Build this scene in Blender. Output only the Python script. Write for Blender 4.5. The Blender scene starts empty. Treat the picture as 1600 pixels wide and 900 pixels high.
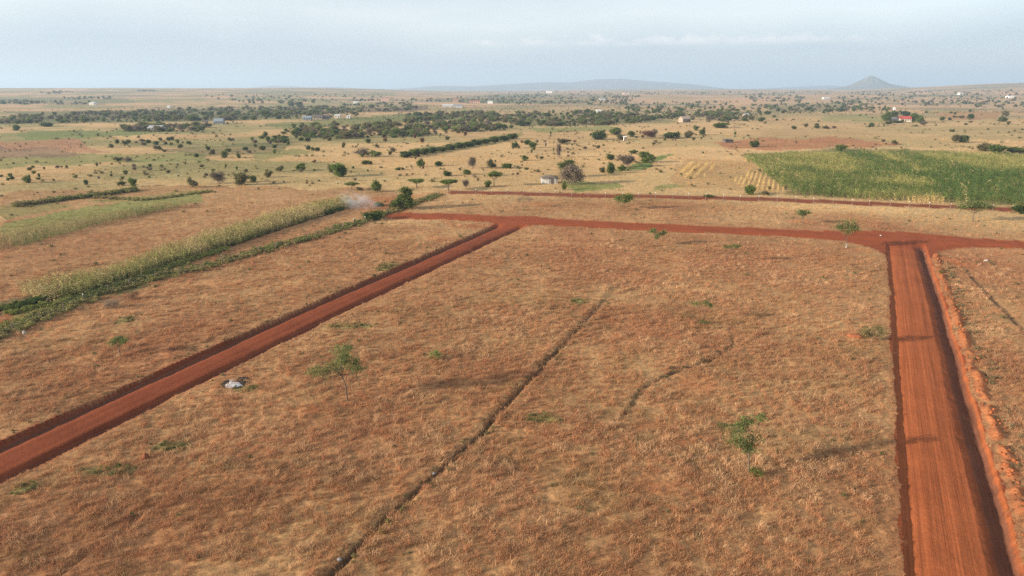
import bpy, math, random
import numpy as np
from mathutils import Vector

rng = np.random.default_rng(7)
random.seed(7)
scene = bpy.context.scene
COL = scene.collection

# ------------------------------------------------------------------ camera, sky, sun, exposure
H = 30.0                                  # drone height above the field, metres
FPX = 1067.0                              # focal length in photo pixels (24 mm on a 36 mm sensor)
PITCH = math.atan(312.0 / FPX)
cam_d = bpy.data.cameras.new('camera')
cam_d.sensor_width = 36.0
cam_d.lens = 36.0 * FPX / 1600.0
cam_d.clip_start = 0.5
cam_d.clip_end = 60000.0
cam = bpy.data.objects.new('camera', cam_d)
COL.objects.link(cam)
cam.location = (0, 0, H)
cam.rotation_euler = (math.radians(90) - PITCH, 0, 0)
scene.camera = cam

SUN_EL = math.radians(15.5)
SUN_TO = Vector((-0.945, -0.327, 0)).normalized()     # horizontal direction towards the sun
world = bpy.data.worlds.new('World')
scene.world = world
world.cycles.sampling_method = 'NONE'
world.use_nodes = True
wn, wl = world.node_tree.nodes, world.node_tree.links
wn.clear()
w_out = wn.new('ShaderNodeOutputWorld')
w_bg = wn.new('ShaderNodeBackground')
w_sky = wn.new('ShaderNodeTexSky')
w_sky.sky_type = 'NISHITA'
w_sky.sun_disc = False
w_sky.sun_elevation = SUN_EL
w_sky.sun_rotation = math.atan2(SUN_TO.x, SUN_TO.y)
w_sky.altitude = 1500
w_sky.air_density = 1.0
w_sky.dust_density = 2.0
w_sky.ozone_density = 1.2
w_bg.inputs['Strength'].default_value = 0.080
# thin high veil and a low bank of cumulus, both laid out in sky directions
w_co = wn.new('ShaderNodeTexCoord')
w_sep = wn.new('ShaderNodeSeparateXYZ')
wl.new(w_co.outputs['Generated'], w_sep.inputs[0])


def wmath(op, a, b=None, c=None, clamp=False):
    n = wn.new('ShaderNodeMath')
    n.operation = op
    n.use_clamp = clamp
    for i, v in enumerate((a, b, c)):
        if v is None:
            continue
        if isinstance(v, (int, float)):
            n.inputs[i].default_value = v
        else:
            wl.new(v, n.inputs[i])
    return n.outputs[0]


def wnoise(vec, scale, detail, rough=0.55):
    n = wn.new('ShaderNodeTexNoise')
    n.inputs['Scale'].default_value = scale
    n.inputs['Detail'].default_value = detail
    n.inputs['Roughness'].default_value = rough
    wl.new(vec, n.inputs['Vector'])
    return n.outputs['Fac']


def wcomb(x, y, z):
    n = wn.new('ShaderNodeCombineXYZ')
    for i, v in enumerate((x, y, z)):
        if isinstance(v, (int, float)):
            n.inputs[i].default_value = v
        else:
            wl.new(v, n.inputs[i])
    return n.outputs[0]


def wmix(fac, a, b):
    n = wn.new('ShaderNodeMix')
    n.data_type = 'RGBA'
    wl.new(fac, n.inputs[0])
    for s, v in ((n.inputs[6], a), (n.inputs[7], b)):
        if isinstance(v, tuple):
            s.default_value = v
        else:
            wl.new(v, s)
    return n.outputs[2]


azi = wmath('ARCTAN2', w_sep.outputs['X'], w_sep.outputs['Y'])
ele = w_sep.outputs['Z']
veil_n = wnoise(wcomb(wmath('MULTIPLY', azi, 1.1), 0.0, wmath('MULTIPLY', ele, 7.0)), 1.6, 4.0)
veil = wmath('MULTIPLY_ADD', veil_n, 0.75, 0.15, clamp=True)
c_sky = wmix(veil, w_sky.outputs['Color'], (6.5, 6.45, 6.3, 1))
# grey-blue haze bank low in the sky
bank_n = wnoise(wcomb(wmath('MULTIPLY', azi, 1.0), 3.0, 0.0), 1.4, 3.0)
bank_top = wmath('MULTIPLY_ADD', bank_n, 0.16, 0.02)
bank = wmath('MULTIPLY', wmath('SUBTRACT', bank_top, ele), 22.0, clamp=True)
bank = wmath('MULTIPLY', bank, 0.65)
c_sky = wmix(bank, c_sky, (2.9, 3.55, 4.35, 1))
# cumulus row about three and a half degrees up
cum_n = wnoise(wcomb(wmath('MULTIPLY', azi, 1.0), 7.3, wmath('MULTIPLY', ele, 1.9)), 30.0, 5.0, 0.6)
cum_patch = wmath('MULTIPLY_ADD', wmath('COSINE', wmath('MULTIPLY', wmath('SUBTRACT', azi, 0.17), 5.0)), 0.17, 0.47)
cum_base = 0.0545
above = wmath('MULTIPLY', wmath('SUBTRACT', ele, cum_base), 130.0, clamp=True)
hgt = wmath('MULTIPLY', wmath('SUBTRACT', ele, cum_base), 20.0)
thr = wmath('ADD', hgt, wmath('MULTIPLY_ADD', cum_patch, -1.5, 1.15))
cum = wmath('MULTIPLY', wmath('SUBTRACT', cum_n, thr), 4.5, clamp=True)
cum = wmath('MULTIPLY', wmath('MULTIPLY', cum, above), 0.68)
c_sky = wmix(cum, c_sky, (6.3, 6.1, 6.1, 1))
wl.new(c_sky, w_bg.inputs['Color'])
wl.new(w_bg.outputs[0], w_out.inputs['Surface'])

sun_d = bpy.data.lights.new('sun', 'SUN')
sun_d.energy = 5.0
sun_d.angle = math.radians(0.55)
sun_d.color = (1.0, 0.84, 0.67)
sun = bpy.data.objects.new('sun', sun_d)
COL.objects.link(sun)
to_sun = Vector((SUN_TO.x * math.cos(SUN_EL), SUN_TO.y * math.cos(SUN_EL), math.sin(SUN_EL)))
sun.rotation_euler = to_sun.to_track_quat('Z', 'Y').to_euler()

scene.view_settings.view_transform = 'Standard'
scene.view_settings.look = 'None'
scene.view_settings.gamma = 1.0
scene.view_settings.use_curve_mapping = False
scene.view_settings.exposure = 1.1
scene.render.engine = 'CYCLES'
scene.cycles.max_bounces = 5
scene.cycles.diffuse_bounces = 2
scene.cycles.glossy_bounces = 1
scene.cycles.transmission_bounces = 2
scene.cycles.transparent_max_bounces = 6
scene.cycles.volume_bounces = 0
scene.cycles.use_denoising = False
scene.cycles.use_adaptive_sampling = False
scene.cycles.caustics_reflective = False
scene.cycles.caustics_refractive = False

# ------------------------------------------------------------------ small numeric helpers


def _hash(ix, iy, seed):
    n = (ix.astype(np.int64) * 374761393 + iy.astype(np.int64) * 668265263 + seed * 974634777) & 0xffffffff
    n = ((n ^ (n >> 13)) * 1274126177) & 0xffffffff
    n = n ^ (n >> 16)
    return (n & 0xffffff) / float(0xffffff)


def vnoise(x, y, seed=0):
    x = np.asarray(x, dtype=float)
    y = np.asarray(y, dtype=float)
    ix, iy = np.floor(x), np.floor(y)
    fx, fy = x - ix, y - iy
    ux, uy = fx * fx * (3 - 2 * fx), fy * fy * (3 - 2 * fy)
    a = _hash(ix, iy, seed)
    b = _hash(ix + 1, iy, seed)
    c = _hash(ix, iy + 1, seed)
    d = _hash(ix + 1, iy + 1, seed)
    return (a * (1 - ux) + b * ux) * (1 - uy) + (c * (1 - ux) + d * ux) * uy


def fbm(x, y, seed=0, octaves=4):
    s, a, t = 0.0, 1.0, 0.0
    for o in range(octaves):
        s = s + a * vnoise(x * 2 ** o, y * 2 ** o, seed + o * 17)
        t += a
        a *= 0.5
    return s / t


def smooth(e0, e1, v):
    t = np.clip((v - e0) / (e1 - e0), 0, 1)
    return t * t * (3 - 2 * t)


def flat(px, py):
    """photo pixel -> point on the level z = 0 (the field the roads lie in)"""
    a, t = (px - 800) / FPX, (py - 450) / FPX
    s, c = math.sin(PITCH), math.cos(PITCH)
    d = H / (s + t * c)
    return (a * d, d * (c - t * s))


def line_field(x, y, pts):
    """distance, signed lateral offset (right positive) and chainage of a polyline"""
    best = np.full(x.shape, 1e9)
    lat = np.zeros(x.shape)
    alo = np.zeros(x.shape)
    run = 0.0
    n = len(pts) - 1
    for i in range(n):
        (x0, y0), (x1, y1) = pts[i], pts[i + 1]
        dx, dy = x1 - x0, y1 - y0
        L = math.hypot(dx, dy)
        dx, dy = dx / L, dy / L
        u = (x - x0) * dx + (y - y0) * dy
        v = (x - x0) * dy - (y - y0) * dx
        uc = np.clip(u, 0, L)
        d = np.hypot(x - (x0 + uc * dx), y - (y0 + uc * dy))
        m = d < best
        best = np.where(m, d, best)
        lat = np.where(m, v, lat)
        alo = np.where(m, run + uc, alo)
        run += L
    return best, lat, alo


def in_poly(x, y, poly):
    r = np.zeros(x.shape, dtype=bool)
    n = len(poly)
    for i in range(n):
        x0, y0 = poly[i]
        x1, y1 = poly[(i + 1) % n]
        c = (y0 > y) != (y1 > y)
        xi = x0 + (y - y0) / ((y1 - y0) if y1 != y0 else 1e-9) * (x1 - x0)
        r ^= c & (x < xi)
    return r


def offset_right(pts, w):
    out = []
    for i, p in enumerate(pts):
        a = pts[max(i - 1, 0)]
        b = pts[min(i + 1, len(pts) - 1)]
        dx, dy = b[0] - a[0], b[1] - a[1]
        L = math.hypot(dx, dy)
        out.append((p[0] + dy / L * w, p[1] - dx / L * w))
    return out


# ------------------------------------------------------------------ lines of the place (pixels -> ground)
A_edge = [flat(*p) for p in [(0, 690), (200, 601), (400, 512), (525, 457), (650, 404), (776, 350)]]
d0 = (A_edge[1][0] - A_edge[0][0], A_edge[1][1] - A_edge[0][1])
A_edge = [(A_edge[0][0] - d0[0] * 3, A_edge[0][1] - d0[1] * 3)] + A_edge
dl = (A_edge[-1][0] - A_edge[-2][0], A_edge[-1][1] - A_edge[-2][1])
A_edge.append((A_edge[-1][0] + dl[0] * 0.25, A_edge[-1][1] + dl[1] * 0.25))
A_W, C_W, B_W, D_W = 7.0, 7.2, 8.4, 6.4
A_line = offset_right(A_edge, A_W / 2)
B_edge = [flat(*p) for p in [(635, 332), (712, 333), (800, 338), (860, 341), (1000, 348), (1200, 356), (1400, 366), (1600, 376)]]
d1 = (B_edge[-1][0] - B_edge[-2][0], B_edge[-1][1] - B_edge[-2][1])
B_edge.append((B_edge[-1][0] + d1[0] * 5, B_edge[-1][1] + d1[1] * 5))
B_line = offset_right(B_edge, B_W / 2)
C_edge = [flat(*p) for p in [(1412, 900), (1400, 675), (1389, 450), (1384, 384)]]
d2 = (C_edge[1][0] - C_edge[0][0], C_edge[1][1] - C_edge[0][1])
C_edge = [(C_edge[0][0] - d2[0], C_edge[0][1] - d2[1])] + C_edge
dc = math.dist(C_edge[-1], C_edge[-2])
C_edge.append((C_edge[-1][0] + (C_edge[-1][0] - C_edge[-2][0]) / dc * 9, C_edge[-1][1] + (C_edge[-1][1] - C_edge[-2][1]) / dc * 9))
C_line = offset_right(C_edge, C_W / 2)
D_line = [flat(*p) for p in [(715, 300.5), (800, 302), (900, 305), (1050, 307.5), (1200, 311), (1400, 319), (1600, 327)]]
d3 = (D_line[-1][0] - D_line[-2][0], D_line[-1][1] - D_line[-2][1])
D_line.append((D_line[-1][0] + d3[0] * 4, D_line[-1][1] + d3[1] * 4))
T_line = [flat(*p) for p in [(505, 912), (525, 890), (600, 812), (680, 742), (750, 680), (800, 622), (860, 560), (900, 518), (935, 480), (960, 453)]]
T_LEN = sum(math.dist(T_line[i], T_line[i + 1]) for i in range(len(T_line) - 1))
T2_line = [flat(*p) for p in [(975, 648), (990, 630), (1010, 603), (1050, 583), (1100, 568), (1142, 545), (1146, 525)]]
T3_line = [flat(*p) for p in [(80, 905), (130, 868), (160, 850), (190, 835), (215, 805)]]
T4_line = [flat(*p) for p in [(-20, 592), (50, 577), (110, 552), (150, 536), (170, 528)]]
K_line = [flat(*p) for p in [(1505, 415), (1530, 445), (1570, 485), (1610, 528), (1660, 590)]]      # foot track
F_line = [flat(*p) for p in [(-60, 560), (0, 528), (48, 508), (95, 491), (135, 472), (180, 456), (245, 437), (300, 425), (380, 403), (490, 373), (570, 347), (630, 325), (690, 304)]]
M_line = [flat(*p) for p in [(-60, 505), (60, 477), (150, 455), (230, 425), (300, 402), (370, 380), (450, 352), (540, 325)]]   # track beside the maize

PROF_A = ([0, .12, .35, .95, 1.5, 2.1, 3.5, 5.1, 6.35, 6.7, 7.0], [0, -.32, -.52, -.55, -.30, -.15, -.10, -.15, -.70, -.70, 0])
PROF_C = ([0, .1, .25, .6, 1.0, 1.8, 3.5, 4.9, 6.45, 6.8, 7.05, 7.2], [0, -.2, -.33, -.34, -.20, -.12, -.10, -.17, -.88, -.86, -.15, 0])
PROF_B = ([0, .5, 1.3, 4.2, 7.1, 7.9, 8.4], [0, -.16, .02, .12, .04, -.12, 0])
PROF_D = ([0, .4, 1.0, 3.2, 5.4, 6.0, 6.4], [0, -.14, .02, .12, .05, -.12, 0])


def smin(a, b, k):
    h = np.clip(0.5 + 0.5 * (b - a) / k, 0, 1)
    return b * (1 - h) + a * h - k * h * (1 - h)


def road_field(x, y):
    """signed distance to the road network, surface depth, lateral, chainage, road id"""
    wob = (fbm(x * 0.9, y * 0.9, 51, 3) - 0.5) * 0.6 + (vnoise(x * .17, y * .17, 53) - .5) * .5
    dA, lA, aA = line_field(x, y, A_line)
    dB, lB, aB = line_field(x, y, B_line)
    dC, lC, aC = line_field(x, y, C_line)
    dD, lD, aD = line_field(x, y, D_line)
    eA, eB, eC, eD = dA - A_W / 2, dB - B_W / 2, dC - C_W / 2, dD - D_W / 2
    sd = smin(smin(eA, eB, 5.0), smin(eC, eB, 17.0), 0.01)
    sd = np.minimum(sd, eD) + wob
    zA = np.interp(lA + A_W / 2 + wob * 0.5, *PROF_A)
    zB = np.interp(lB + B_W / 2 + wob * 0.5, *PROF_B)
    zC = np.interp(lC + C_W / 2 + wob * 0.5, *PROF_C)
    zD = np.interp(lD + D_W / 2 + wob * 0.5, *PROF_D)
    rid = np.zeros(x.shape, dtype=int)
    z = np.full(x.shape, 0.0)
    inB = eB < -0.3 - 3.2 * vnoise(x * .35, y * .35, 55) * (eC < 0)
    mA = (eA < 0) & ~inB
    mC = (eC < 0) & ~inB
    # ditches of the side roads run out before the junction
    fA = smooth(0.0, 5.0, eB)
    fC = smooth(0.0, 4.0, eB)
    z = np.where(mA, zA * fA, z)
    z = np.where(mC, zC * fC, z)
    coreA, coreC = eA < -0.2, eC < -0.2
    mB = (eB < 0) & ~((coreA | coreC) & (eB > -1.4))
    near_j = smooth(0.0, 3.0, np.minimum(eA, eC))
    z = np.where(mB, zB * near_j, z)
    z = np.where(eD < 0, zD, z)
    lat = np.where(mA, lA, np.where(mC, lC, np.where(eD < 0, lD, lB)))
    alo = np.where(mA, aA, np.where(mC, aC + 300, np.where(eD < 0, aD + 900, aB + 600)))
    rid = np.where(mA, 0, np.where(mC, 2, np.where(eD < eB, 3, 1)))
    z = np.where(sd > -0.25, np.maximum(z, z * np.clip(-sd / 0.25, 0, 1)), z)
    # grader and wheel lines
    tr = (vnoise(lat * 3.1 + 0.25 * vnoise(alo * 0.05, lat * 0, 5), alo * 0.02, 31) - 0.5) * 0.05
    rut = np.exp(-((np.abs(lat + .35 * (vnoise(alo * .03, lat * 0, 57) - .5) * 2) - .85) / .22) ** 2) + .6 * np.exp(-((np.abs(lat - .7 + .5 * vnoise(alo * .04, lat * 0, 59)) - .9) / .16) ** 2)
    tr = tr - .045 * rut * vnoise(alo * .12, lat * 0, 63)
    tr = tr + (fbm(x * 1.7, y * 1.7, 61, 2) - 0.5) * 0.03
    z = z + tr * smooth(0, 0.8, -sd)
    return sd, z, lat, alo, rid, lC, eB, dA


def base_h(x, y):
    """terrain without roads"""
    r = np.hypot(x, y)
    az = np.arctan2(x, y)
    far = smooth(300, 3000, r)
    h = (fbm(x / 900.0 + 3.1, y / 900.0 + 1.7, 3, 3) - 0.5) * 13.0 * far
    h = h + (vnoise(x / 60.0, y / 60.0, 9) - 0.5) * 0.5 * smooth(60, 130, r)
    # dry plain climbing slowly to the skyline on the left, and a low rise on the right
    left = smooth(0.02, -0.32, az)
    h = h + left * 31.0 * smooth(900, 4200, r)
    h = h + smooth(0.42, 0.66, az) * 44.0 * smooth(1800, 5200, r)
    h = h + smooth(-0.1, 0.2, az) * 20.0 * smooth(1500, 5500, r)
    return h


def micro(x, y, r):
    m = (fbm(x / 2.2, y / 2.2, 21, 3) - 0.5) * 0.20 + (vnoise(x / 0.55, y / 0.55, 27) - 0.5) * 0.09
    return m * smooth(400, 150, r)


def full_height(x, y):
    r = np.hypot(x, y)
    sd, zr, lat, alo, rid, lC, eB, dA = road_field(x, y)
    h0 = base_h(x, y)
    g = micro(x, y, r) * smooth(0.0, 0.8, sd)
    # trenches, track
    dT, lT, aT = line_field(x, y, T_line)
    wT = 0.28 + 0.16 * vnoise(aT / 3.0, aT * 0, 71)
    wig = (vnoise(aT / 4.0, aT * 0 + 5, 73) - 0.5) * 0.3
    g = g - 0.5 * smooth(wT, wT * 0.3, np.abs(lT + wig) + (dT - np.abs(lT))) * smooth(1.0, 0.4, aT / T_LEN)
    g = g + 0.12 * np.exp(-((lT + wig + 1.0) / 0.5) ** 2) * (dT < 3)
    dT2, lT2, aT2 = line_field(x, y, T2_line)
    g = g - 0.22 * smooth(0.4, 0.1, dT2) * (0.4 + 0.6 * vnoise(aT2 / 2.5, aT2 * 0, 77))
    for gl in (T3_line, T4_line):
        g = g - 0.25 * smooth(0.45, 0.1, line_field(x, y, gl)[0])
    dK, lK, aK = line_field(x, y, K_line)
    g = g - 0.18 * smooth(0.5, 0.1, dK)
    dM, lM, aM = line_field(x, y, M_line)
    g = g - 0.25 * smooth(1.0, 0.3, dM)
    # spoil thrown up along the right-hand side of the near right road
    sp = lC - C_W / 2
    lump = fbm(x * 0.8, y * 0.8, 81, 3)
    spoil = np.exp(-((sp - 0.85) / 0.55) ** 2) * smooth(0.2, 0.8, lump) * 0.5 * (sp > 0) * smooth(0.0, 3.0, eB)
    spoil = np.where(lC > C_W / 2 + 6, 0, spoil) * (eB > 0) * (y < C_line[-1][1])
    g = g + spoil
    z = h0 + np.where(sd < 0, zr, g)
    return z, sd, lat, alo, rid, spoil, dT, dT2, dK, dM


def ground_z(x, y):
    z = full_height(np.array([float(x)]), np.array([float(y)]))[0]
    return float(z[0])


_RR = np.concatenate([np.linspace(22, 400, 800), np.geomspace(401, 14000, 1200)])


def gp(px, py):
    """photo pixel -> (x, y, z) where that line of sight meets the terrain"""
    a, t = (px - 800) / FPX, (py - 450) / FPX
    s, c = math.sin(PITCH), math.cos(PITCH)
    dx, dy, dz = a, c - t * s, -(s + t * c)
    k = _RR / math.hypot(dx, dy)
    X, Y, Z = dx * k, dy * k, H + dz * k
    hit = np.nonzero(Z <= base_h(X, Y))[0]
    i = int(hit[0]) if len(hit) else len(_RR) - 1
    return (float(X[i]), float(Y[i]), ground_z(X[i], Y[i]))


def px_m(x, y, z=0.0):
    """metres per photo pixel at a place, across and upright"""
    s, c = math.sin(PITCH), math.cos(PITCH)
    depth = y * c + (H - z) * s
    dep = math.atan2(H - z, math.hypot(x, y))
    return depth / FPX, depth / FPX / max(math.cos(dep), 0.3)


# ------------------------------------------------------------------ mesh and material helpers
def fast_mesh(name, V, F, mats=(), smooth_shade=False, midx=None):
    """V (n,3); F list of equal-length faces arrays [(m,k), ...]"""
    me = bpy.data.meshes.new(name)
    V = np.asarray(V, dtype=np.float32)
    Fs = [np.asarray(f, dtype=np.int32) for f in (F if isinstance(F, (list, tuple)) else [F]) if len(f)]
    loops = np.concatenate([f.ravel() for f in Fs])
    tot = np.concatenate([np.full(len(f), f.shape[1], dtype=np.int32) for f in Fs])
    start = np.concatenate([[0], np.cumsum(tot)[:-1]]).astype(np.int32)
    me.vertices.add(len(V))
    me.vertices.foreach_set('co', V.ravel())
    me.loops.add(len(loops))
    me.loops.foreach_set('vertex_index', loops)
    me.polygons.add(len(tot))
    me.polygons.foreach_set('loop_start', start)
    me.polygons.foreach_set('loop_total', tot)
    if midx is not None:
        me.polygons.foreach_set('material_index', np.asarray(midx, dtype=np.int32))
    me.polygons.foreach_set('use_smooth', np.full(len(tot), smooth_shade, dtype=bool))
    me.update(calc_edges=True)
    for m in mats:
        me.materials.append(m)
    return me


class MB:
    """collects quads and triangles"""

    def __init__(self):
        self.v, self.q, self.t, self.n = [], [], [], 0

    def add(self, V, Q=None, T=None):
        V = np.asarray(V, dtype=float).reshape(-1, 3)
        if Q is not None and len(Q):
            self.q.append(np.asarray(Q, dtype=int).reshape(-1, 4) + self.n)
        if T is not None and len(T):
            self.t.append(np.asarray(T, dtype=int).reshape(-1, 3) + self.n)
        self.v.append(V)
        self.n += len(V)

    def box(self, lo, hi):
        (a, b, c), (d, e, f) = lo, hi
        V = [(a, b, c), (d, b, c), (d, e, c), (a, e, c), (a, b, f), (d, b, f), (d, e, f), (a, e, f)]
        self.add(V, Q=[(0, 3, 2, 1), (4, 5, 6, 7), (0, 1, 5, 4), (1, 2, 6, 5), (2, 3, 7, 6), (3, 0, 4, 7)])

    def tube(self, pts, radii, seg=6, cap=True):
        pts = [np.asarray(p, dtype=float) for p in pts]
        n = len(pts)
        V = []
        ref = np.array([0.31, 0.87, 0.38])
        for i in range(n):
            d = pts[min(i + 1, n - 1)] - pts[max(i - 1, 0)]
            d = d / (np.linalg.norm(d) + 1e-9)
            u = np.cross(d, ref)
            u /= np.linalg.norm(u) + 1e-9
            w = np.cross(d, u)
            for k in range(seg):
                a = 2 * math.pi * k / seg
                V.append(pts[i] + radii[i] * (math.cos(a) * u + math.sin(a) * w))
        Q = []
        for i in range(n - 1):
            for k in range(seg):
                k2 = (k + 1) % seg
                Q.append((i * seg + k, i * seg + k2, (i + 1) * seg + k2, (i + 1) * seg + k))
        T = []
        if cap:
            V.append(pts[-1])
            c = n * seg
            for k in range(seg):
                T.append(((n - 1) * seg + k, (n - 1) * seg + (k + 1) % seg, c))
        self.add(V, Q, T)

    def mesh(self, name, mats=(), smooth_shade=False):
        V = np.concatenate(self.v)
        F = []
        if self.q:
            F.append(np.concatenate(self.q))
        if self.t:
            F.append(np.concatenate(self.t))
        return fast_mesh(name, V, F, mats, smooth_shade)


def link(name, me, parent=None, loc=None, rz=0.0, scl=None, label=None, cat=None, group=None, kind=None):
    o = bpy.data.objects.new(name, me)
    COL.objects.link(o)
    if parent is not None:
        o.parent = parent
    if loc is not None:
        o.location = loc
    if rz:
        o.rotation_euler = (0, 0, rz)
    if scl is not None:
        o.scale = scl
    if label:
        o['label'] = label
    if cat:
        o['category'] = cat
    if group:
        o['group'] = group
    if kind:
        o['kind'] = kind
    return o


class Mat:
    def __init__(self, name):
        self.m = bpy.data.materials.new(name)
        self.m.use_nodes = True
        self.n = self.m.node_tree.nodes
        self.l = self.m.node_tree.links
        self.n.clear()
        self.out = self.n.new('ShaderNodeOutputMaterial')

    def node(self, t, **kw):
        n = self.n.new(t)
        for k, v in kw.items():
            setattr(n, k, v)
        return n

    def put(self, sock, v):
        if v is None:
            return
        if hasattr(v, 'is_output'):
            self.l.new(v, sock)
        else:
            sock.default_value = v

    def noise(self, vec, scale, detail=4.0, rough=0.55):
        n = self.node('ShaderNodeTexNoise')
        n.inputs['Scale'].default_value = scale
        n.inputs['Detail'].default_value = detail
        n.inputs['Roughness'].default_value = rough
        if vec is not None:
            self.l.new(vec, n.inputs['Vector'])
        return n.outputs['Fac']

    def ramp(self, fac, stops):
        n = self.node('ShaderNodeValToRGB')
        e = n.color_ramp.elements
        while len(e) < len(stops):
            e.new(0.5)
        for el, (p, c) in zip(e, stops):
            el.position = p
            el.color = (c if len(c) == 4 else (*c, 1))
        self.l.new(fac, n.inputs[0])
        return n.outputs[0]

    def mix(self, fac, a, b, mode='MIX'):
        n = self.node('ShaderNodeMix', data_type='RGBA', blend_type=mode)
        self.put(n.inputs[0], fac)
        self.put(n.inputs[6], a if not isinstance(a, tuple) or len(a) == 4 else (*a, 1))
        self.put(n.inputs[7], b if not isinstance(b, tuple) or len(b) == 4 else (*b, 1))
        return n.outputs[2]

    def math(self, op, a, b=None, clamp=False):
        n = self.node('ShaderNodeMath', operation=op, use_clamp=clamp)
        self.put(n.inputs[0], a)
        self.put(n.inputs[1], b)
        return n.outputs[0]

    def coord(self, which='Object', scale=None):
        t = self.node('ShaderNodeTexCoord').outputs[which]
        if scale is None:
            return t
        m = self.node('ShaderNodeMapping')
        m.inputs['Scale'].default_value = scale
        self.l.new(t, m.inputs['Vector'])
        return m.outputs[0]

    def world_pos(self):
        return self.node('ShaderNodeNewGeometry').outputs['Position']

    def attr(self, name, kind='GEOMETRY', out='Color'):
        n = self.node('ShaderNodeAttribute', attribute_type=kind, attribute_name=name)
        return n.outputs[out]

    def bump(self, h, strength, dist):
        b = self.node('ShaderNodeBump')
        b.inputs['Strength'].default_value = strength
        b.inputs['Distance'].default_value = dist
        self.l.new(h, b.inputs['Height'])
        return b.outputs[0]

    def principled(self, col, rough=0.9, spec=0.15, metal=0.0, normal=None):
        p = self.node('ShaderNodeBsdfPrincipled')
        self.put(p.inputs['Base Color'], col if not isinstance(col, tuple) or len(col) == 4 else (*col, 1))
        self.put(p.inputs['Roughness'], rough)
        p.inputs['Specular IOR Level'].default_value = spec
        p.inputs['Metallic'].default_value = metal
        if normal is not None:
            self.l.new(normal, p.inputs['Normal'])
        self.l.new(p.outputs[0], self.out.inputs['Surface'])
        return self.m

    def leafy(self, col, trans=0.35):
        d = self.node('ShaderNodeBsdfDiffuse')
        t = self.node('ShaderNodeBsdfTranslucent')
        self.put(d.inputs['Color'], col)
        self.put(t.inputs['Color'], col)
        x = self.node('ShaderNodeMixShader')
        x.inputs[0].default_value = trans
        self.l.new(d.outputs[0], x.inputs[1])
        self.l.new(t.outputs[0], x.inputs[2])
        self.l.new(x.outputs[0], self.out.inputs['Surface'])
        return self.m


def vary(m, col, amount=0.35, seed_scale=None):
    """brightness change per loose piece"""
    g = m.node('ShaderNodeNewGeometry').outputs['Random Per Island']
    f = m.math('MULTIPLY_ADD', g, amount * 2)
    f.node.inputs[2].default_value = 1 - amount
    n = m.node('ShaderNodeVectorMath', operation='SCALE')
    m.put(n.inputs[0], col)
    m.put(n.inputs[3], f)
    return n.outputs[0]


def mat_ground():
    m = Mat('dry_ground')
    p = m.world_pos()
    base = m.attr('tint')
    n1 = m.noise(p, 2.6, 5, 0.65)
    n2 = m.noise(p, 0.33, 4, 0.6)
    n3 = m.noise(p, 0.035, 5, 0.6)
    c = m.mix(0.75, base, m.ramp(n1, [(0.25, (0.42, 0.40, 0.40)), (0.5, (0.95, 0.95, 0.95)), (0.75, (1.45, 1.42, 1.35))]), 'MULTIPLY')
    c = m.mix(0.6, c, m.ramp(n2, [(0.3, (0.72, 0.70, 0.70)), (0.7, (1.25, 1.25, 1.22))]), 'MULTIPLY')
    c = m.mix(0.6, c, m.ramp(n3, [(0.3, (0.78, 0.78, 0.76)), (0.7, (1.2, 1.2, 1.2))]), 'MULTIPLY')
    return m.principled(c, 0.95, 0.05, normal=m.bump(n1, 0.8, 0.12))


def mat_road():
    m = Mat('red_earth')
    p = m.world_pos()
    lat = m.attr('lat', out='Fac')
    alo = m.attr('alo', out='Fac')
    cb = m.node('ShaderNodeCombineXYZ')
    m.l.new(m.math('MULTIPLY', lat, 3.4), cb.inputs[0])
    m.l.new(m.math('MULTIPLY', alo, 0.035), cb.inputs[1])
    st = m.noise(cb.outputs[0], 1.6, 5, 0.7)
    n1 = m.noise(p, 5.0, 5, 0.65)
    n2 = m.noise(p, 0.22, 4)
    base = m.attr('tint')
    c = m.mix(0.8, base, m.ramp(st, [(0.3, (0.62, 0.58, 0.56)), (0.5, (0.98, 0.98, 0.98)), (0.72, (1.22, 1.25, 1.28))]), 'MULTIPLY')
    c = m.mix(0.6, c, m.ramp(n1, [(0.25, (0.62, 0.60, 0.6)), (0.7, (1.25, 1.22, 1.2))]), 'MULTIPLY')
    c = m.mix(0.6, c, m.ramp(n2, [(0.3, (0.80, 0.78, 0.78)), (0.7, (1.18, 1.18, 1.18))]), 'MULTIPLY')
    hgt = m.math('ADD', m.math('MULTIPLY', st, 1.6), n1)
    return m.principled(c, 0.92, 0.08, normal=m.bump(hgt, 0.7, 0.06))


def mat_instanced(name, trans, amount):
    m = Mat(name)
    return m.leafy(vary(m, m.attr('tint', 'INSTANCER'), amount), trans)


def mat_leaf(name, c0, c1, trans=0.48, amount=0.45):
    """foliage whose hue differs from tree to tree and leaf to leaf"""
    m = Mat(name)
    r = m.node('ShaderNodeObjectInfo').outputs['Random']
    c = m.mix(r, c0, c1)
    return m.leafy(vary(m, c, amount), trans)


def mat_plain(name, c, rough=0.85, spec=0.2, scale=3.0, vr=0.25, metal=0.0, bump=0.3):
    m = Mat(name)
    p = m.coord('Object')
    n1 = m.noise(p, scale, 5, 0.65)
    lo, hi = tuple(x * (1 - vr) for x in c), tuple(min(1, x * (1 + vr)) for x in c)
    return m.principled(m.ramp(n1, [(0.3, lo), (0.7, hi)]), rough, spec, metal, m.bump(n1, bump, 0.03))


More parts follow.
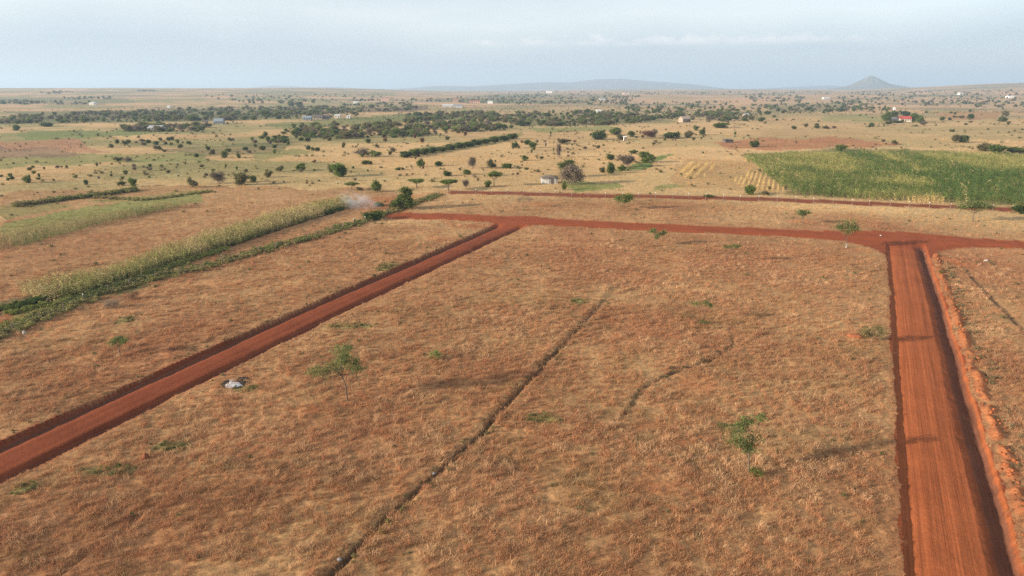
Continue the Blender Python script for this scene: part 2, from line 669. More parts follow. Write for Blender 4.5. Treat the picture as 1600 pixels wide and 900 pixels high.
M_GROUND = mat_ground()
M_ROAD = mat_road()
M_GRASS = mat_instanced('dry_grass_blades', 0.35, 0.4)
M_MAIZE = mat_instanced('maize_leaves', 0.35, 0.35)
M_SCRUB = mat_instanced('scrub_leaves', 0.25, 0.45)
M_BARK = mat_plain('bark', (0.13, 0.095, 0.07), 0.95, 0.05, 6.0, 0.35)
M_TWIG = mat_plain('grey_twigs', (0.20, 0.165, 0.14), 0.95, 0.05, 6.0, 0.3)
L_DARK = mat_leaf('leaf_dark', (0.085, 0.125, 0.034, 1), (0.145, 0.175, 0.05, 1))
L_MID = mat_leaf('leaf_mid', (0.13, 0.19, 0.045, 1), (0.20, 0.235, 0.065, 1))
L_PALE = mat_leaf('leaf_pale', (0.20, 0.25, 0.08, 1), (0.26, 0.28, 0.10, 1))
L_OLIVE = mat_leaf('leaf_olive', (0.155, 0.145, 0.06, 1), (0.22, 0.195, 0.085, 1))
L_ACACIA = mat_leaf('leaf_acacia', (0.135, 0.175, 0.058, 1), (0.185, 0.21, 0.078, 1), 0.45, 0.5)
L_GREY = mat_leaf('leaf_grey', (0.19, 0.15, 0.11, 1), (0.26, 0.21, 0.155, 1))
L_BROWN = mat_leaf('leaf_brown', (0.20, 0.105, 0.065, 1), (0.24, 0.15, 0.10, 1))
M_POST = mat_plain('weathered_post', (0.17, 0.13, 0.10), 0.9, 0.1, 9.0, 0.3)
M_WHITE = mat_plain('white_paint', (0.74, 0.72, 0.67), 0.7, 0.3, 6.0, 0.12)
M_WIRE = mat_plain('fence_wire', (0.22, 0.21, 0.20), 0.5, 0.4, 9.0, 0.1, 0.6)

# ------------------------------------------------------------------ ground colours by area
SOIL = np.array([0.27, 0.118, 0.056])
STRAW = np.array([0.36, 0.225, 0.105])
PLAIN = np.array([0.465, 0.318, 0.155])
FARP = np.array([0.45, 0.29, 0.165])
RED = np.array([0.31, 0.115, 0.048])
GREEN = np.array([0.115, 0.145, 0.045])
DARKG = np.array([0.075, 0.085, 0.038])
UMBER = np.array([0.19, 0.12, 0.085])
ZONES = [  # photo polygons of ground that has its own colour: (polygon, colour, strength)
    ([(0, 300), (420, 288), (640, 300), (640, 330), (560, 350), (0, 540)], np.array([0.29, 0.158, 0.075]), .8),
    ([(0, 320), (200, 312), (330, 300), (160, 310), (0, 345)], GREEN * 1.3, .6),
    ([(0, 350), (120, 322), (300, 303), (330, 312), (150, 350), (0, 388)], GREEN * 1.5, .8),
    ([(20, 468), (250, 398), (540, 308), (548, 322), (300, 408), (80, 480), (0, 500), (0, 470)], DARKG * 1.2, .8),
    ([(0, 505), (100, 470), (300, 405), (300, 420), (90, 492), (0, 530)], GREEN * 1.4, .7),
    ([(640, 340), (760, 345), (780, 352), (700, 352)], RED, .5),
    ([(560, 318), (640, 296), (690, 300), (640, 330), (580, 340)], RED * 1.1, .5),
    ([(1455, 395), (1500, 402), (1530, 405), (1512, 412), (1470, 405)], RED * 1.1, .9),
    ([(1505, 400), (1545, 405), (1530, 415), (1500, 412)], RED, .6),
    ([(1115, 222), (1180, 216), (1300, 214), (1420, 224), (1420, 230), (1300, 232), (1200, 232), (1130, 232)], np.array([0.33, 0.135, 0.068]), .85),
    ([(880, 290), (960, 284), (975, 290), (900, 298)], np.array([0.15, 0.19, 0.05]), .85),
    ([(955, 268), (1010, 256), (1078, 240), (1060, 250), (1000, 266)], np.array([0.095, 0.165, 0.042]), .95),
    ([(1030, 292), (1095, 288), (1090, 298), (1030, 300)], GREEN * 1.4, .7),
    ([(1085, 250), (1160, 250), (1215, 296), (1090, 300), (1060, 280)], np.array([0.36, 0.225, 0.10]), .7),
    ([(1160, 238), (1320, 233), (1600, 240), (1700, 245), (1700, 320), (1460, 312), (1370, 312), (1235, 302)], np.array([0.17, 0.14, 0.06]), .9),
    # middle distance
    ([(0, 246), (180, 240), (320, 240), (330, 252), (120, 258), (0, 262)], GREEN * 1.25, .75),
    ([(0, 222), (100, 219), (190, 238), (110, 240), (0, 232)], np.array([0.33, 0.17, 0.10]), .9),
    ([(0, 228), (60, 236), (130, 244), (60, 250), (0, 248)], UMBER, .8),
    ([(20, 207), (130, 204), (240, 206), (180, 216), (60, 218)], GREEN * 1.2, .9),
    ([(240, 236), (330, 226), (470, 224), (420, 240), (300, 246)], DARKG * 1.2, .7),
    ([(400, 240), (470, 232), (480, 240), (410, 250)], GREEN * 1.2, .7),
    ([(400, 192), (500, 190), (560, 182), (660, 176), (760, 184), (640, 192), (440, 202)], GREEN, .85),
    ([(560, 169), (660, 166), (660, 174), (570, 175)], UMBER * .8, .85),
    ([(640, 236), (760, 214), (820, 206), (800, 220), (660, 246)], GREEN, .6),
    ([(830, 200), (960, 194), (960, 202), (850, 208)], GREEN * 1.3, .7),
    ([(0, 176), (120, 173), (380, 170), (560, 172), (400, 188), (120, 192), (0, 193)], DARKG * 1.3, .7),
    ([(0, 160), (150, 158), (220, 163), (100, 166), (0, 165)], DARKG * 1.6, .6),
    ([(660, 158), (800, 148), (1000, 150), (900, 162), (760, 160)], DARKG * 1.6, .6),
    ([(800, 180), (1000, 178), (1060, 190), (820, 196)], DARKG * 1.4, .6),
    ([(1180, 166), (1320, 160), (1330, 172), (1200, 176)], DARKG * 1.6, .6),
    ([(1440, 172), (1600, 174), (1600, 178), (1450, 178)], GREEN * 1.4, .6),
    ([(1300, 180), (1380, 180), (1380, 188), (1310, 190)], GREEN * 1.4, .6),
    ([(1475, 176), (1600, 172), (1600, 186), (1490, 186)], np.array([0.36, 0.19, 0.09]), .7),
]
ZW = [([flat(px, max(py, 143)) for px, py in poly], col, st) for poly, col, st in ZONES]
GREEN_SPOTS = [(268, 698, 30, 9), (170, 735, 45, 9), (40, 762, 22, 10), (385, 607, 20, 6), (850, 655, 30, 8), (905, 470, 14, 5), (610, 415, 22, 6), (550, 510, 40, 5),
               (1140, 670, 24, 8), (195, 500, 14, 6), (600, 418, 14, 5)]
GS = []
for (px, py, rx, ry) in GREEN_SPOTS:
    cx, cy = flat(px, py)
    GS.append((cx, cy, abs(flat(px + rx, py)[0] - cx), abs(flat(px, py - ry)[1] - cy)))
RED_SPOTS = []
for (px, py, rx, ry) in [(1330, 525, 26, 10), (228, 716, 14, 7), (1010, 665, 22, 10), (1085, 600, 40, 18), (690, 372, 28, 4), (750, 352, 26, 4), (480, 640, 30, 8), (1340, 390, 30, 4), (1250, 345, 24, 4), (840, 318, 30, 4), (1050, 690, 30, 16), (1020, 760, 40, 20)]:
    cx, cy = flat(px, py)
    RED_SPOTS.append((cx, cy, abs(flat(px + rx, py)[0] - cx), abs(flat(px, py - ry)[1] - cy)))


def spot(x, y, spots):
    w = np.zeros(x.shape)
    for cx, cy, rx, ry in spots:
        w = np.maximum(w, smooth(1.25, 0.5, np.hypot((x - cx) / rx, (y - cy) / ry)))
    return w


def area_colour(x, y):
    r = np.hypot(x, y)
    n = fbm(x / 14.0, y / 14.0, 101, 3)[:, None]
    c = SOIL * (1 - n) + STRAW * n
    c = c * (0.8 + 0.4 * fbm(x / 5.0, y / 5.0, 103, 2))[:, None]
    p = smooth(150, 215, r + (vnoise(x / 20, y / 20, 105) - .5) * 60)[:, None]
    n2 = (.55 * fbm(x / (20 + r * .1), y / (10 + r * .12), 107, 3) + .45 * fbm(x / 130.0 + y / 300.0, y / (6 + r * .03), 108, 3))[:, None]
    c = c * (1 - p) + p * (PLAIN * (0.6 + 0.8 * n2) * (1 - .35 * smooth(.55, .8, n2)) + SOIL * .35 * smooth(.55, .8, n2))
    f = smooth(450, 1600, r)[:, None]
    n3 = fbm(x / 260.0, y / 160.0, 109, 3)[:, None]
    farc = FARP * (1 - smooth(.48, .66, n3)) + np.array([0.22, 0.185, 0.11]) * smooth(.48, .66, n3)
    c = c * (1 - f) + farc * f
    ng = fbm(x / 110.0 + 7, y / 55.0, 117, 4)
    kg = (smooth(.43, .58, ng) * .75 * smooth(190, 300, r) * (.45 + .55 * smooth(.15, -.3, np.arctan2(x, y))))[:, None]
    c = c * (1 - kg) + np.array([0.185, 0.192, 0.080]) * kg
    jx = x + (fbm(x / (4 + r * .03), y / (4 + r * .03), 111, 2) - .5) * (2 + r * .035)
    jy = y + (fbm(x / (4 + r * .03), y / (4 + r * .03), 113, 2) - .5) * (2 + r * .10)
    for poly, col, st in ZW:
        m = in_poly(jx, jy, poly)
        if m.any():
            k = (st * m * (0.75 + 0.25 * vnoise(x / 6, y / 6, 115)))[:, None]
            c = c * (1 - k) + col * k
    return c


# ------------------------------------------------------------------ the ground sheet and the roads cut into it
phi = [math.atan2(H, 14.0)]
radii = [14.0]
while radii[-1] < 13500:
    r = radii[-1]
    dr = (r * r + H * H) / H * 0.00155
    dr = max(0.10, min(dr, 0.05 * r))
    radii.append(r + dr)
radii = np.array(radii)
fine = np.linspace(-0.70, 0.70, 1000)
step = fine[1] - fine[0]
side = []
a = 0.70
while a < 1.5:
    step *= 1.13
    a += step
    side.append(a)
ang = np.concatenate([-np.array(side)[::-1], fine, np.array(side)])
RR, AA = np.meshgrid(radii, ang, indexing='ij')
GX, GY = (RR * np.sin(AA)).ravel(), (RR * np.cos(AA)).ravel()
GZ, SD, LAT, ALO, RID, SPOIL, DT, DT2, DK, DM = full_height(GX, GY)
TINT = area_colour(GX, GY)
gs = spot(GX, GY, GS)[:, None] * 0.55
TINT = TINT * (1 - gs) + GREEN * 1.3 * gs
rs = np.maximum(spot(GX, GY, RED_SPOTS) * .55 * (.4 + vnoise(GX / .8, GY / .8, 119)), smooth(0.03, 0.16, SPOIL))[:, None]
rs = np.clip(rs, 0, 1)
TINT = TINT * (1 - rs) + RED * 1.12 * rs
edge = smooth(0.9, 0.0, SD)[:, None] * 0.6
TINT = TINT * (1 - edge) + SOIL * edge
kk = np.maximum(np.maximum(smooth(0.42, 0.15, DT) * smooth(1.1, .75, line_field(GX, GY, T_line)[2] / T_LEN), 0.5 * smooth(0.4, 0.2, DT2)), 0.7 * smooth(0.6, 0.2, DK))[:, None]
TINT = TINT * (1 - kk) + np.array([0.13, 0.085, 0.05]) * kk
kk = smooth(1.2, 0.4, DM)[:, None] * .8
TINT = TINT * (1 - kk) + np.array([0.15, 0.10, 0.075]) * kk
road_col = np.where((RID == 2)[:, None], np.array([0.29, 0.087, 0.031]), np.array([0.185, 0.050, 0.020]))
jb = smooth(1.0, 14.0, line_field(GX, GY, B_line)[0] - B_W / 2)[:, None]
road_col = road_col * jb + np.array([0.245, 0.063, 0.022]) * (1 - jb)
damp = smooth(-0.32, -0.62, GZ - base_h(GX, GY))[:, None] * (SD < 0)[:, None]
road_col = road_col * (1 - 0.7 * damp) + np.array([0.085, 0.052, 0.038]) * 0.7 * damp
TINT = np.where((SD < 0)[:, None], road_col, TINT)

nr, na = len(radii), len(ang)
I = np.arange(nr * na).reshape(nr, na)
Q = np.stack([I[:-1, :-1], I[:-1, 1:], I[1:, 1:], I[1:, :-1]], -1).reshape(-1, 4)[:, ::-1]
fsd = SD[Q].mean(1)
fid = np.where(fsd < 0, RID[Q[:, 0]] + 1, 0)
V_ALL = np.stack([GX, GY, GZ], -1)


def sub_sheet(name, mask, mat):
    q = Q[mask]
    used, inv = np.unique(q, return_inverse=True)
    me = fast_mesh(name, V_ALL[used], [inv.reshape(-1, 4)], [mat], True)
    at = me.attributes.new('tint', 'FLOAT_COLOR', 'POINT')
    at.data.foreach_set('color', np.concatenate([TINT[used], np.ones((len(used), 1))], 1).astype(np.float32).ravel())
    for nm, arr in (('lat', LAT), ('alo', ALO)):
        at = me.attributes.new(nm, 'FLOAT', 'POINT')
        at.data.foreach_set('value', arr[used].astype(np.float32))
    return link(name, me, kind='structure')


g_obj = sub_sheet('ground', fid == 0, M_GROUND)
g_obj['label'] = 'dry brown grassland stretching to the horizon'
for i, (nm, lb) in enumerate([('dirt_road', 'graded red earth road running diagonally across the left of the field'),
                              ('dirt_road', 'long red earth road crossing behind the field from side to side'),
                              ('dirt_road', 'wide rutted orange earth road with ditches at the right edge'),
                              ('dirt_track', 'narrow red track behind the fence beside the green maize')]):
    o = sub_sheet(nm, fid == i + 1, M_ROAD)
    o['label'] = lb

# ------------------------------------------------------------------ far hills (beyond the sheet's detail)
M_HILL = mat_plain('hill_scrub', (0.13, 0.12, 0.075), 0.95, 0.05, 0.012, 0.3, bump=0.0)


def hill(name, dist, prof, depth, label, seed):
    """skyline profile in photo pixels at a distance; rounded in depth"""
    pts = [((px - 800) / FPX * dist * .96, H + 12 + (138 - py) / FPX * dist * .92) for px, py in prof]
    xs = np.linspace(pts[0][0], pts[-1][0], 260)
    zs = np.interp(xs, [p[0] for p in pts], [p[1] for p in pts])
    zs = np.convolve(np.pad(zs, 2, 'edge'), np.ones(5) / 5, 'valid')
    ts = np.linspace(-1, 1, 41)
    X, T = np.meshgrid(xs, ts, indexing='ij')
    prof_d = np.maximum(0, 1 - np.abs(T) ** 1.7)
    Z = zs[:, None] * prof_d
    Z = Z * (1 + (fbm(X / (depth * .22), T * 4.5, seed, 4) - .5) * (.34 * (1 - prof_d * .75))) - 12
    Y = dist + T * depth
    n, k = X.shape
    I = np.arange(n * k).reshape(n, k)
    q = np.stack([I[:-1, :-1], I[1:, :-1], I[1:, 1:], I[:-1, 1:]], -1).reshape(-1, 4)
    me = fast_mesh(name, np.stack([X.ravel(), Y.ravel(), Z.ravel()], -1), [q], [M_HILL], True)
    return link(name, me, kind='structure', label=label)


def cone_hill(name, dist, px, prof_l, prof_r, label, seed):
    """round hill: height above the plain against distance from the summit, left and right flanks"""
    cx = (px - 800) / FPX * dist * .96
    k, kz = dist * .96 / FPX, dist * .92 / FPX
    n_r, n_a = 60, 96
    rmax = max(prof_l[-1][0], prof_r[-1][0])
    rr = np.linspace(0, rmax, n_r)
    V = []
    for i in range(n_r):
        zl = np.interp(rr[i], [p[0] for p in prof_l], [p[1] for p in prof_l])
        zr = np.interp(rr[i], [p[0] for p in prof_r], [p[1] for p in prof_r])
        for a in range(n_a):
            th = 2 * math.pi * a / n_a
            w = .5 + .5 * math.cos(th)
            gul = 1 + .16 * (vnoise(np.array([th * 4.1]), np.array([rr[i] / 18]), seed)[0] - .5) * min(1, rr[i] / 12)
            V.append((cx + rr[i] * k * math.cos(th), dist + rr[i] * k * math.sin(th), H - 20 + (zl * (1 - w) + zr * w) * kz * gul))
    I = np.arange(n_r * n_a).reshape(n_r, n_a)
    q = np.stack([I[:-1], I[1:], np.roll(I[1:], -1, 1), np.roll(I[:-1], -1, 1)], -1).reshape(-1, 4)
    return link(name, fast_mesh(name, np.array(V), [q], [M_HILL], True), kind='structure', label=label)


cone_hill('hill', 7200, 1359, [(0, 23), (3, 22.3), (10, 17.5), (24, 10.5), (37, 5.0), (60, 2), (110, -4)], [(0, 23), (3, 22.3), (11, 17.5), (26, 10.5), (53, 5), (78, 3), (140, -4)], 'lone conical hill on the right skyline', 201)
hill('hill', 10800, [(560, 141), (640, 138), (680, 134), (740, 135), (800, 131), (860, 128), (890, 129), (930, 124), (970, 123), (1010, 127), (1050, 129), (1085, 132), (1120, 138), (1180, 140)], 1300, 'long blue mountain ridge at the middle of the skyline', 202)
hill('hill', 11600, [(370, 141), (400, 137), (430, 133.5), (460, 135), (490, 136.5), (520, 135.5), (560, 138), (620, 141)], 1000, 'faint small hills on the skyline left of the mountains', 203)
hill('hill', 11800, [(1100, 141), (1180, 139), (1240, 136), (1290, 133.5), (1330, 136), (1400, 139), (1450, 141)], 900, 'faint low ridge behind the conical hill', 204)
hill('hill', 6200, [(1380, 142), (1440, 140), (1500, 137), (1560, 135), (1620, 133), (1800, 130), (2100, 134), (2300, 141)], 900, 'low dark ridge at the right end of the skyline', 205)

# ------------------------------------------------------------------ instanced ground cover (stuff)


def gn_scatter(name, pts, rot, scl, idx, tint, sources, label, mats):
    lib = bpy.data.collections.new(name + '_sources')
    for i, me in enumerate(sources):
        o = bpy.data.objects.new('%s_%02d' % (name, i), me)
        lib.objects.link(o)
    me = bpy.data.meshes.new(name)
    n = len(pts)
    me.vertices.add(n)
    me.vertices.foreach_set('co', np.asarray(pts, dtype=np.float32).ravel())
    for nm, ty, key, arr in (('rot', 'FLOAT_VECTOR', 'vector', rot), ('scl', 'FLOAT_VECTOR', 'vector', scl)):
        at = me.attributes.new(nm, ty, 'POINT')
        at.data.foreach_set(key, np.asarray(arr, dtype=np.float32).ravel())
    at = me.attributes.new('idx', 'INT', 'POINT')
    at.data.foreach_set('value', np.asarray(idx, dtype=np.int32))
    at = me.attributes.new('tint', 'FLOAT_COLOR', 'POINT')
    at.data.foreach_set('color', np.concatenate([tint, np.ones((n, 1))], 1).astype(np.float32).ravel())
    o = link(name, me, label=label, kind='stuff')
    for m in mats:
        me.materials.append(m)
    ng = bpy.data.node_groups.new(name + '_scatter', 'GeometryNodeTree')
    ng.interface.new_socket('Geometry', in_out='INPUT', socket_type='NodeSocketGeometry')
    ng.interface.new_socket('Geometry', in_out='OUTPUT', socket_type='NodeSocketGeometry')
    N, L = ng.nodes, ng.links
    gi, go = N.new('NodeGroupInput'), N.new('NodeGroupOutput')
    ci = N.new('GeometryNodeCollectionInfo')
    ci.inputs['Collection'].default_value = lib
    ci.inputs['Separate Children'].default_value = True
    ci.inputs['Reset Children'].default_value = True
    iop = N.new('GeometryNodeInstanceOnPoints')
    iop.inputs['Pick Instance'].default_value = True

    def na(nm, ty):
        k = N.new('GeometryNodeInputNamedAttribute')
        k.data_type = ty
        k.inputs['Name'].default_value = nm
        return k.outputs['Attribute']

    L.new(gi.outputs[0], iop.inputs['Points'])
    L.new(ci.outputs[0], iop.inputs['Instance'])
    L.new(na('idx', 'INT'), iop.inputs['Instance Index'])
    L.new(na('rot', 'FLOAT_VECTOR'), iop.inputs['Rotation'])
    L.new(na('scl', 'FLOAT_VECTOR'), iop.inputs['Scale'])
    L.new(iop.outputs[0], go.inputs[0])
    md = o.modifiers.new('scatter', 'NODES')
    md.node_group = ng
    return o


def blades(n, radius, h0, h1, width, lean, seg=2, seed=0, rg=None):
    """grass blades: bent tapering strips"""
    rg = np.random.default_rng(seed)
    mb = MB()
    for i in range(n):
        a, q = rg.uniform(0, 2 * math.pi), radius * math.sqrt(rg.uniform())
        bx, by = q * math.cos(a), q * math.sin(a)
        h = rg.uniform(h0, h1)
        la = rg.uniform(0, 2 * math.pi)
        ln = h * lean * rg.uniform(0.3, 1.3)
        w = width * rg.uniform(0.6, 1.3)
        fa = rg.uniform(0, math.pi)
        wx, wy = math.cos(fa) * w / 2, math.sin(fa) * w / 2
        V = []
        for k in range(seg + 1):
            t = k / seg
            cx, cy, cz = bx + math.cos(la) * ln * t * t, by + math.sin(la) * ln * t * t, h * (t - 0.15 * lean * t * t) - 0.03 * (k == 0)
            if k < seg:
                s = 1 - 0.55 * t
                V += [(cx - wx * s, cy - wy * s, cz), (cx + wx * s, cy + wy * s, cz)]
            else:
                V.append((cx, cy, cz))
        Qs = [(2 * k, 2 * k + 1, 2 * k + 3, 2 * k + 2) for k in range(seg - 1)]
        mb.add(V, Qs, [(2 * (seg - 1), 2 * (seg - 1) + 1, 2 * seg)])
    return mb


TUFTS = [blades(46, 0.42, 0.16, 0.42, 0.026, 0.9, 2, 300 + i).mesh('grass_tuft', [M_GRASS]) for i in range(5)]
TUFTS += [blades(30, 0.22, 0.3, 0.62, 0.024, 0.7, 2, 320 + i).mesh('grass_tuft', [M_GRASS]) for i in range(3)]


def wedge_points(r0, r1, dens, a0=-0.74, a1=0.74):
    n = int((a1 - a0) / 2 * (r1 * r1 - r0 * r0) * dens)
    r = np.sqrt(rng.uniform(r0 * r0, r1 * r1, n))
    a = rng.uniform(a0, a1, n)
    return r * np.sin(a), r * np.cos(a)


gx, gy = [], []
for r0, r1, dn in ((22, 60, 8.5), (60, 95, 6.0), (95, 140, 3.2), (140, 200, 1.0), (200, 320, 0.28), (320, 520, 0.06)):
    x, y = wedge_points(r0, r1, dn)
    gx.append(x)
    gy.append(y)
gx, gy = np.concatenate(gx), np.concatenate(gy)
gz, sd, _, _, _, spo, dT, dT2, dK, dM = full_height(gx, gy)
bare = fbm(gx / 3.1, gy / 3.1, 131, 3)
redw = spot(gx, gy, RED_SPOTS)
keep = (sd > 0.10 - .45 * (rng.uniform(size=gx.shape) < .25)) & (spo < 0.10) & (dT > 0.25) & (dK > 0.3) & (dM > 0.9) & (rng.uniform(size=gx.shape) > redw * 0.6)
keep &= rng.uniform(size=gx.shape) < smooth(0.24, 0.47, bare) * 0.78 + 0.22
gx, gy, gz = gx[keep], gy[keep], gz[keep]
gr = np.hypot(gx, gy)
n = len(gx)
v1 = fbm(gx / 2.4, gy / 2.4, 141, 3)
v2 = fbm(gx / 9.0, gy / 9.0, 143, 3)
v3 = rng.uniform(size=n)
v4 = fbm(gx / 30.0, gy / 30.0, 145, 2)
pal = np.array([(0.52, 0.345, 0.180), (0.47, 0.268, 0.142), (0.40, 0.200, 0.110), (0.33, 0.215, 0.125), (0.57, 0.415, 0.24)])
pick = np.clip((v1 * 1.1 + (v3 - .5) * .7 + (v2 - .5) * .6) * 4.2, 0, 3.999)
i0 = pick.astype(int)
fr = (pick - i0)[:, None]
tint = pal[i0] * (1 - fr) + pal[i0 + 1] * fr
tint = tint * (0.72 + 0.5 * v2 + 0.1 * v4)[:, None] * np.array([1.04, .95, .94])
zc = area_colour(gx, gy)
zc = zc * 1.3
zw = np.clip(smooth(150, 210, gr) * .6 + 0.30, 0, 1)[:, None]
tint = tint * (1 - zw) + zc * zw
gsp = spot(gx, gy, GS) * (0.35 + 0.65 * (v3 > 0.4))
olive = np.clip(gsp * .8 + 0.35 * smooth(0.60, 0.78, fbm(gx / 6.0, gy / 6.0, 151, 3)) * (v3 > .3), 0, 1)[:, None] * 0.8
tint = tint * (1 - olive) + np.array([0.19, 0.185, 0.07]) * olive
# green growth beside the left fence
dF, lF, aF = line_field(gx, gy, F_line)
fw = (smooth(1.2, -.4, lF) * smooth(-5.5, -2.0, lF) * (dF < 6) * smooth(.3, .55, fbm(gx / 3, gy / 3, 155, 2)))[:, None] * .85 * (aF < 105)[:, None]
tint = tint * (1 - fw) + np.array([0.24, 0.25, 0.085]) * fw
size = (0.42 + 0.85 * rng.uniform(size=n) ** 1.6) * (0.75 + 0.55 * v1) * (1 + smooth(160, 400, gr) * 0.7) * (0.55 + 0.45 * smooth(0.0, 2.5, sd[keep]))
scl = np.stack([size, size, size * rng.uniform(0.7, 1.15, n)], -1)
rot = np.stack([rng.normal(0, .08, n), rng.normal(0, .08, n), rng.uniform(0, 6.28, n)], -1)
gn_scatter('dry_grass', np.stack([gx, gy, gz - 0.02], -1), rot, scl, rng.integers(0, len(TUFTS), n), tint, TUFTS,
           'dry straw coloured grass covering the field', [M_GRASS])


# leafy clumps for weeds, hedge growth and scrub
def leaf_cloud(P, size, rg, up=0.4, jitter=0.5):
    """one small quad per point, random facing"""
    n = len(P)
    N = rg.normal(size=(n, 3))
    N[:, 2] = np.abs(N[:, 2]) + up
    N /= np.linalg.norm(N, axis=1)[:, None]
    R = rg.normal(size=(n, 3))
    U = np.cross(N, R)
    U /= np.linalg.norm(U, axis=1)[:, None]
    W = np.cross(N, U)
    s = size * (1 + jitter * rg.uniform(-1, 1, n))[:, None]
    l, w = s * 0.62, s * 0.38
    V = np.stack([P - U * l, P - W * w, P + U * l, P + W * w], 1).reshape(-1, 3)
    F = np.arange(4 * n).reshape(n, 4)
    return V, F


def lobe_points(n, c, rad, rg, clumps=9, spread=0.3, hollow=0.45):
    """points gathered in clumps within an ellipsoid, thinner at the heart"""
    d = rg.normal(size=(clumps, 3))
    d /= np.linalg.norm(d, axis=1)[:, None]
    q = (hollow + (1 - hollow) * rg.uniform(size=(clumps, 1))) * 0.85
    cc = d * q
    k = rg.integers(0, clumps, n)
    p = cc[k] + rg.normal(size=(n, 3)) * spread * (0.6 + 0.8 * rg.uniform(size=(clumps, 1)))[k]
    return p * np.asarray(rad) + np.asarray(c)


def shrub_mesh(name, seed, n=260, rad=(0.5, 0.5, 0.4), size=0.12, mat=None, clumps=8):
    rg = np.random.default_rng(seed)
    P = lobe_points(n, (0, 0, rad[2] * 0.95), rad, rg, clumps, 0.28, 0.3)
    P[:, 2] = np.abs(P[:, 2]) * 0.98 + 0.02
    V, F = leaf_cloud(P, size, rg)
    return fast_mesh(name, V, [F], [mat])


SHRUBS = [shrub_mesh('scrub_clump', 400 + i, 200, (0.5, 0.5, 0.38), 0.15, M_SCRUB, 6 + i) for i in range(4)]

# weeds: along the left fence, at the foot of the maize, in the trenches, along road banks
wx, wy, wc, ws = [], [], [], []


def along(line, s0, s1, n, off, spread, col, colv, size):
    seg = [math.dist(line[i], line[i + 1]) for i in range(len(line) - 1)]
    cum = np.concatenate([[0], np.cumsum(seg)])
    s = rng.uniform(s0 * cum[-1], s1 * cum[-1], n)
    px = np.interp(s, cum, [p[0] for p in line])
    py = np.interp(s, cum, [p[1] for p in line])
    qx = np.interp(np.minimum(s + 1, cum[-1]), cum, [p[0] for p in line]) - np.interp(np.maximum(s - 1, 0), cum, [p[0] for p in line])
    qy = np.interp(np.minimum(s + 1, cum[-1]), cum, [p[1] for p in line]) - np.interp(np.maximum(s - 1, 0), cum, [p[1] for p in line])
    L = np.hypot(qx, qy)
    o = off + rng.normal(0, spread, n)
    wx.append(px + qy / L * o)
    wy.append(py - qx / L * o)
    t = fbm(s / 4.0, s * 0 + off, 161, 2)[:, None]
    wc.append(np.asarray(col) * (1 - t) + np.asarray(colv) * t)
    ws.append(rng.uniform(size[0], size[1], n))


GR1, GR2, OL = (0.15, 0.19, 0.05), (0.28, 0.28, 0.09), (0.30, 0.24, 0.11)
along(F_line, 0, .84, 480, -1.2, 0.9, GR1, OL, (0.3, 1.1))
along(F_line, 0, .5, 350, -2.6, 1.1, GR2, GR1, (0.2, 0.7))
along(F_line, 0, .84, 380, 0.0, 0.5, GR2, OL, (0.3, 0.9))
along(F_line, .84, 1, 260, -0.6, 0.9, GR1, OL, (0.4, 1.0))
along(M_line, .05, 1, 1000, -1.6, 0.7, GR1, (0.07, 0.10, 0.034), (0.4, 1.1))
along(M_line, .05, .5, 500, 1.4, 0.6, GR2, GR1, (0.4, 0.9))
along(T_line, 0, .92, 110, -0.5, 0.3, (0.20, 0.16, 0.08), (0.26, 0.20, 0.10), (0.12, 0.3))
along(T_line, 0, .92, 60, 0.7, 0.25, (0.19, 0.165, 0.06), (0.26, 0.19, 0.08), (0.2, 0.4))
along(T2_line, 0, 1, 30, -0.3, 0.3, (0.13, 0.10, 0.06), (0.17, 0.13, 0.075), (0.2, 0.5))
along(A_edge, .2, 1, 110, -0.6, 0.4, (0.24, 0.18, 0.09), (0.20, 0.16, 0.075), (0.12, 0.36))
along(offset_right(C_edge, C_W + 2.0), .2, .85, 90, 0.4, 0.45, (0.20, 0.16, 0.08), (0.24, 0.19, 0.10), (0.2, 0.6))
hedge_line = [flat(*p) for p in [(20, 322), (95, 312), (160, 304), (218, 296)]]
along(hedge_line, 0, 1, 260, 0, 0.9, GR1, OL, (0.8, 1.7))
hedge2 = [flat(*p) for p in [(150, 308), (230, 312), (330, 298)]]
along(hedge2, 0, 1, 160, 0, 0.8, GR2, OL, (0.5, 1.1))
for cx, cy, rx, ry in GS:
    m = int(10 + rx * ry * 2.0)
    m = min(m, 260)
    aa, qq = rng.uniform(0, 6.28, m), np.sqrt(rng.uniform(size=m))
    wx.append(cx + rx * qq * np.cos(aa))
    wy.append(cy + ry * qq * np.sin(aa))
    t = rng.uniform(size=(m, 1))
    wc.append(np.array([0.12, 0.14, 0.045]) * (1 - t) + np.array([0.21, 0.19, 0.08]) * t)
    ws.append(rng.uniform(0.18, 0.5, m))
# loose low scrub: near field, plain
for r0, r1, dn, s0, s1 in ((26, 110, 0.05, .15, .5), (110, 220, 0.016, .3, .9), (220, 480, 0.018, .4, 1.7), (480, 1300, 0.0075, .7, 2.4)):
    x, y = wedge_points(r0, r1, dn)
    cl = fbm(x / (15 + r0 * .1), y / (15 + r0 * .1), 171, 3)
    k = rng.uniform(size=x.shape) < smooth(0.40, 0.68, cl) * 1.2 + 0.12
    x, y = x[k], y[k]
    wx.append(x)
    wy.append(y)
    t = rng.uniform(size=(len(x), 1))
    wc.append(np.array([0.12, 0.13, 0.045]) * (1 - t) + np.array([0.25, 0.20, 0.10]) * t)
    ws.append(rng.uniform(s0, s1, len(x)) * rng.uniform(.5, 1, len(x)))
wx, wy, wc, ws = map(np.concatenate, (wx, wy, wc, ws))
wz, sd = full_height(wx, wy)[:2]
k = sd > 0.05
wx, wy, wz, wc, ws = wx[k], wy[k], wz[k], wc[k], ws[k]
n = len(wx)
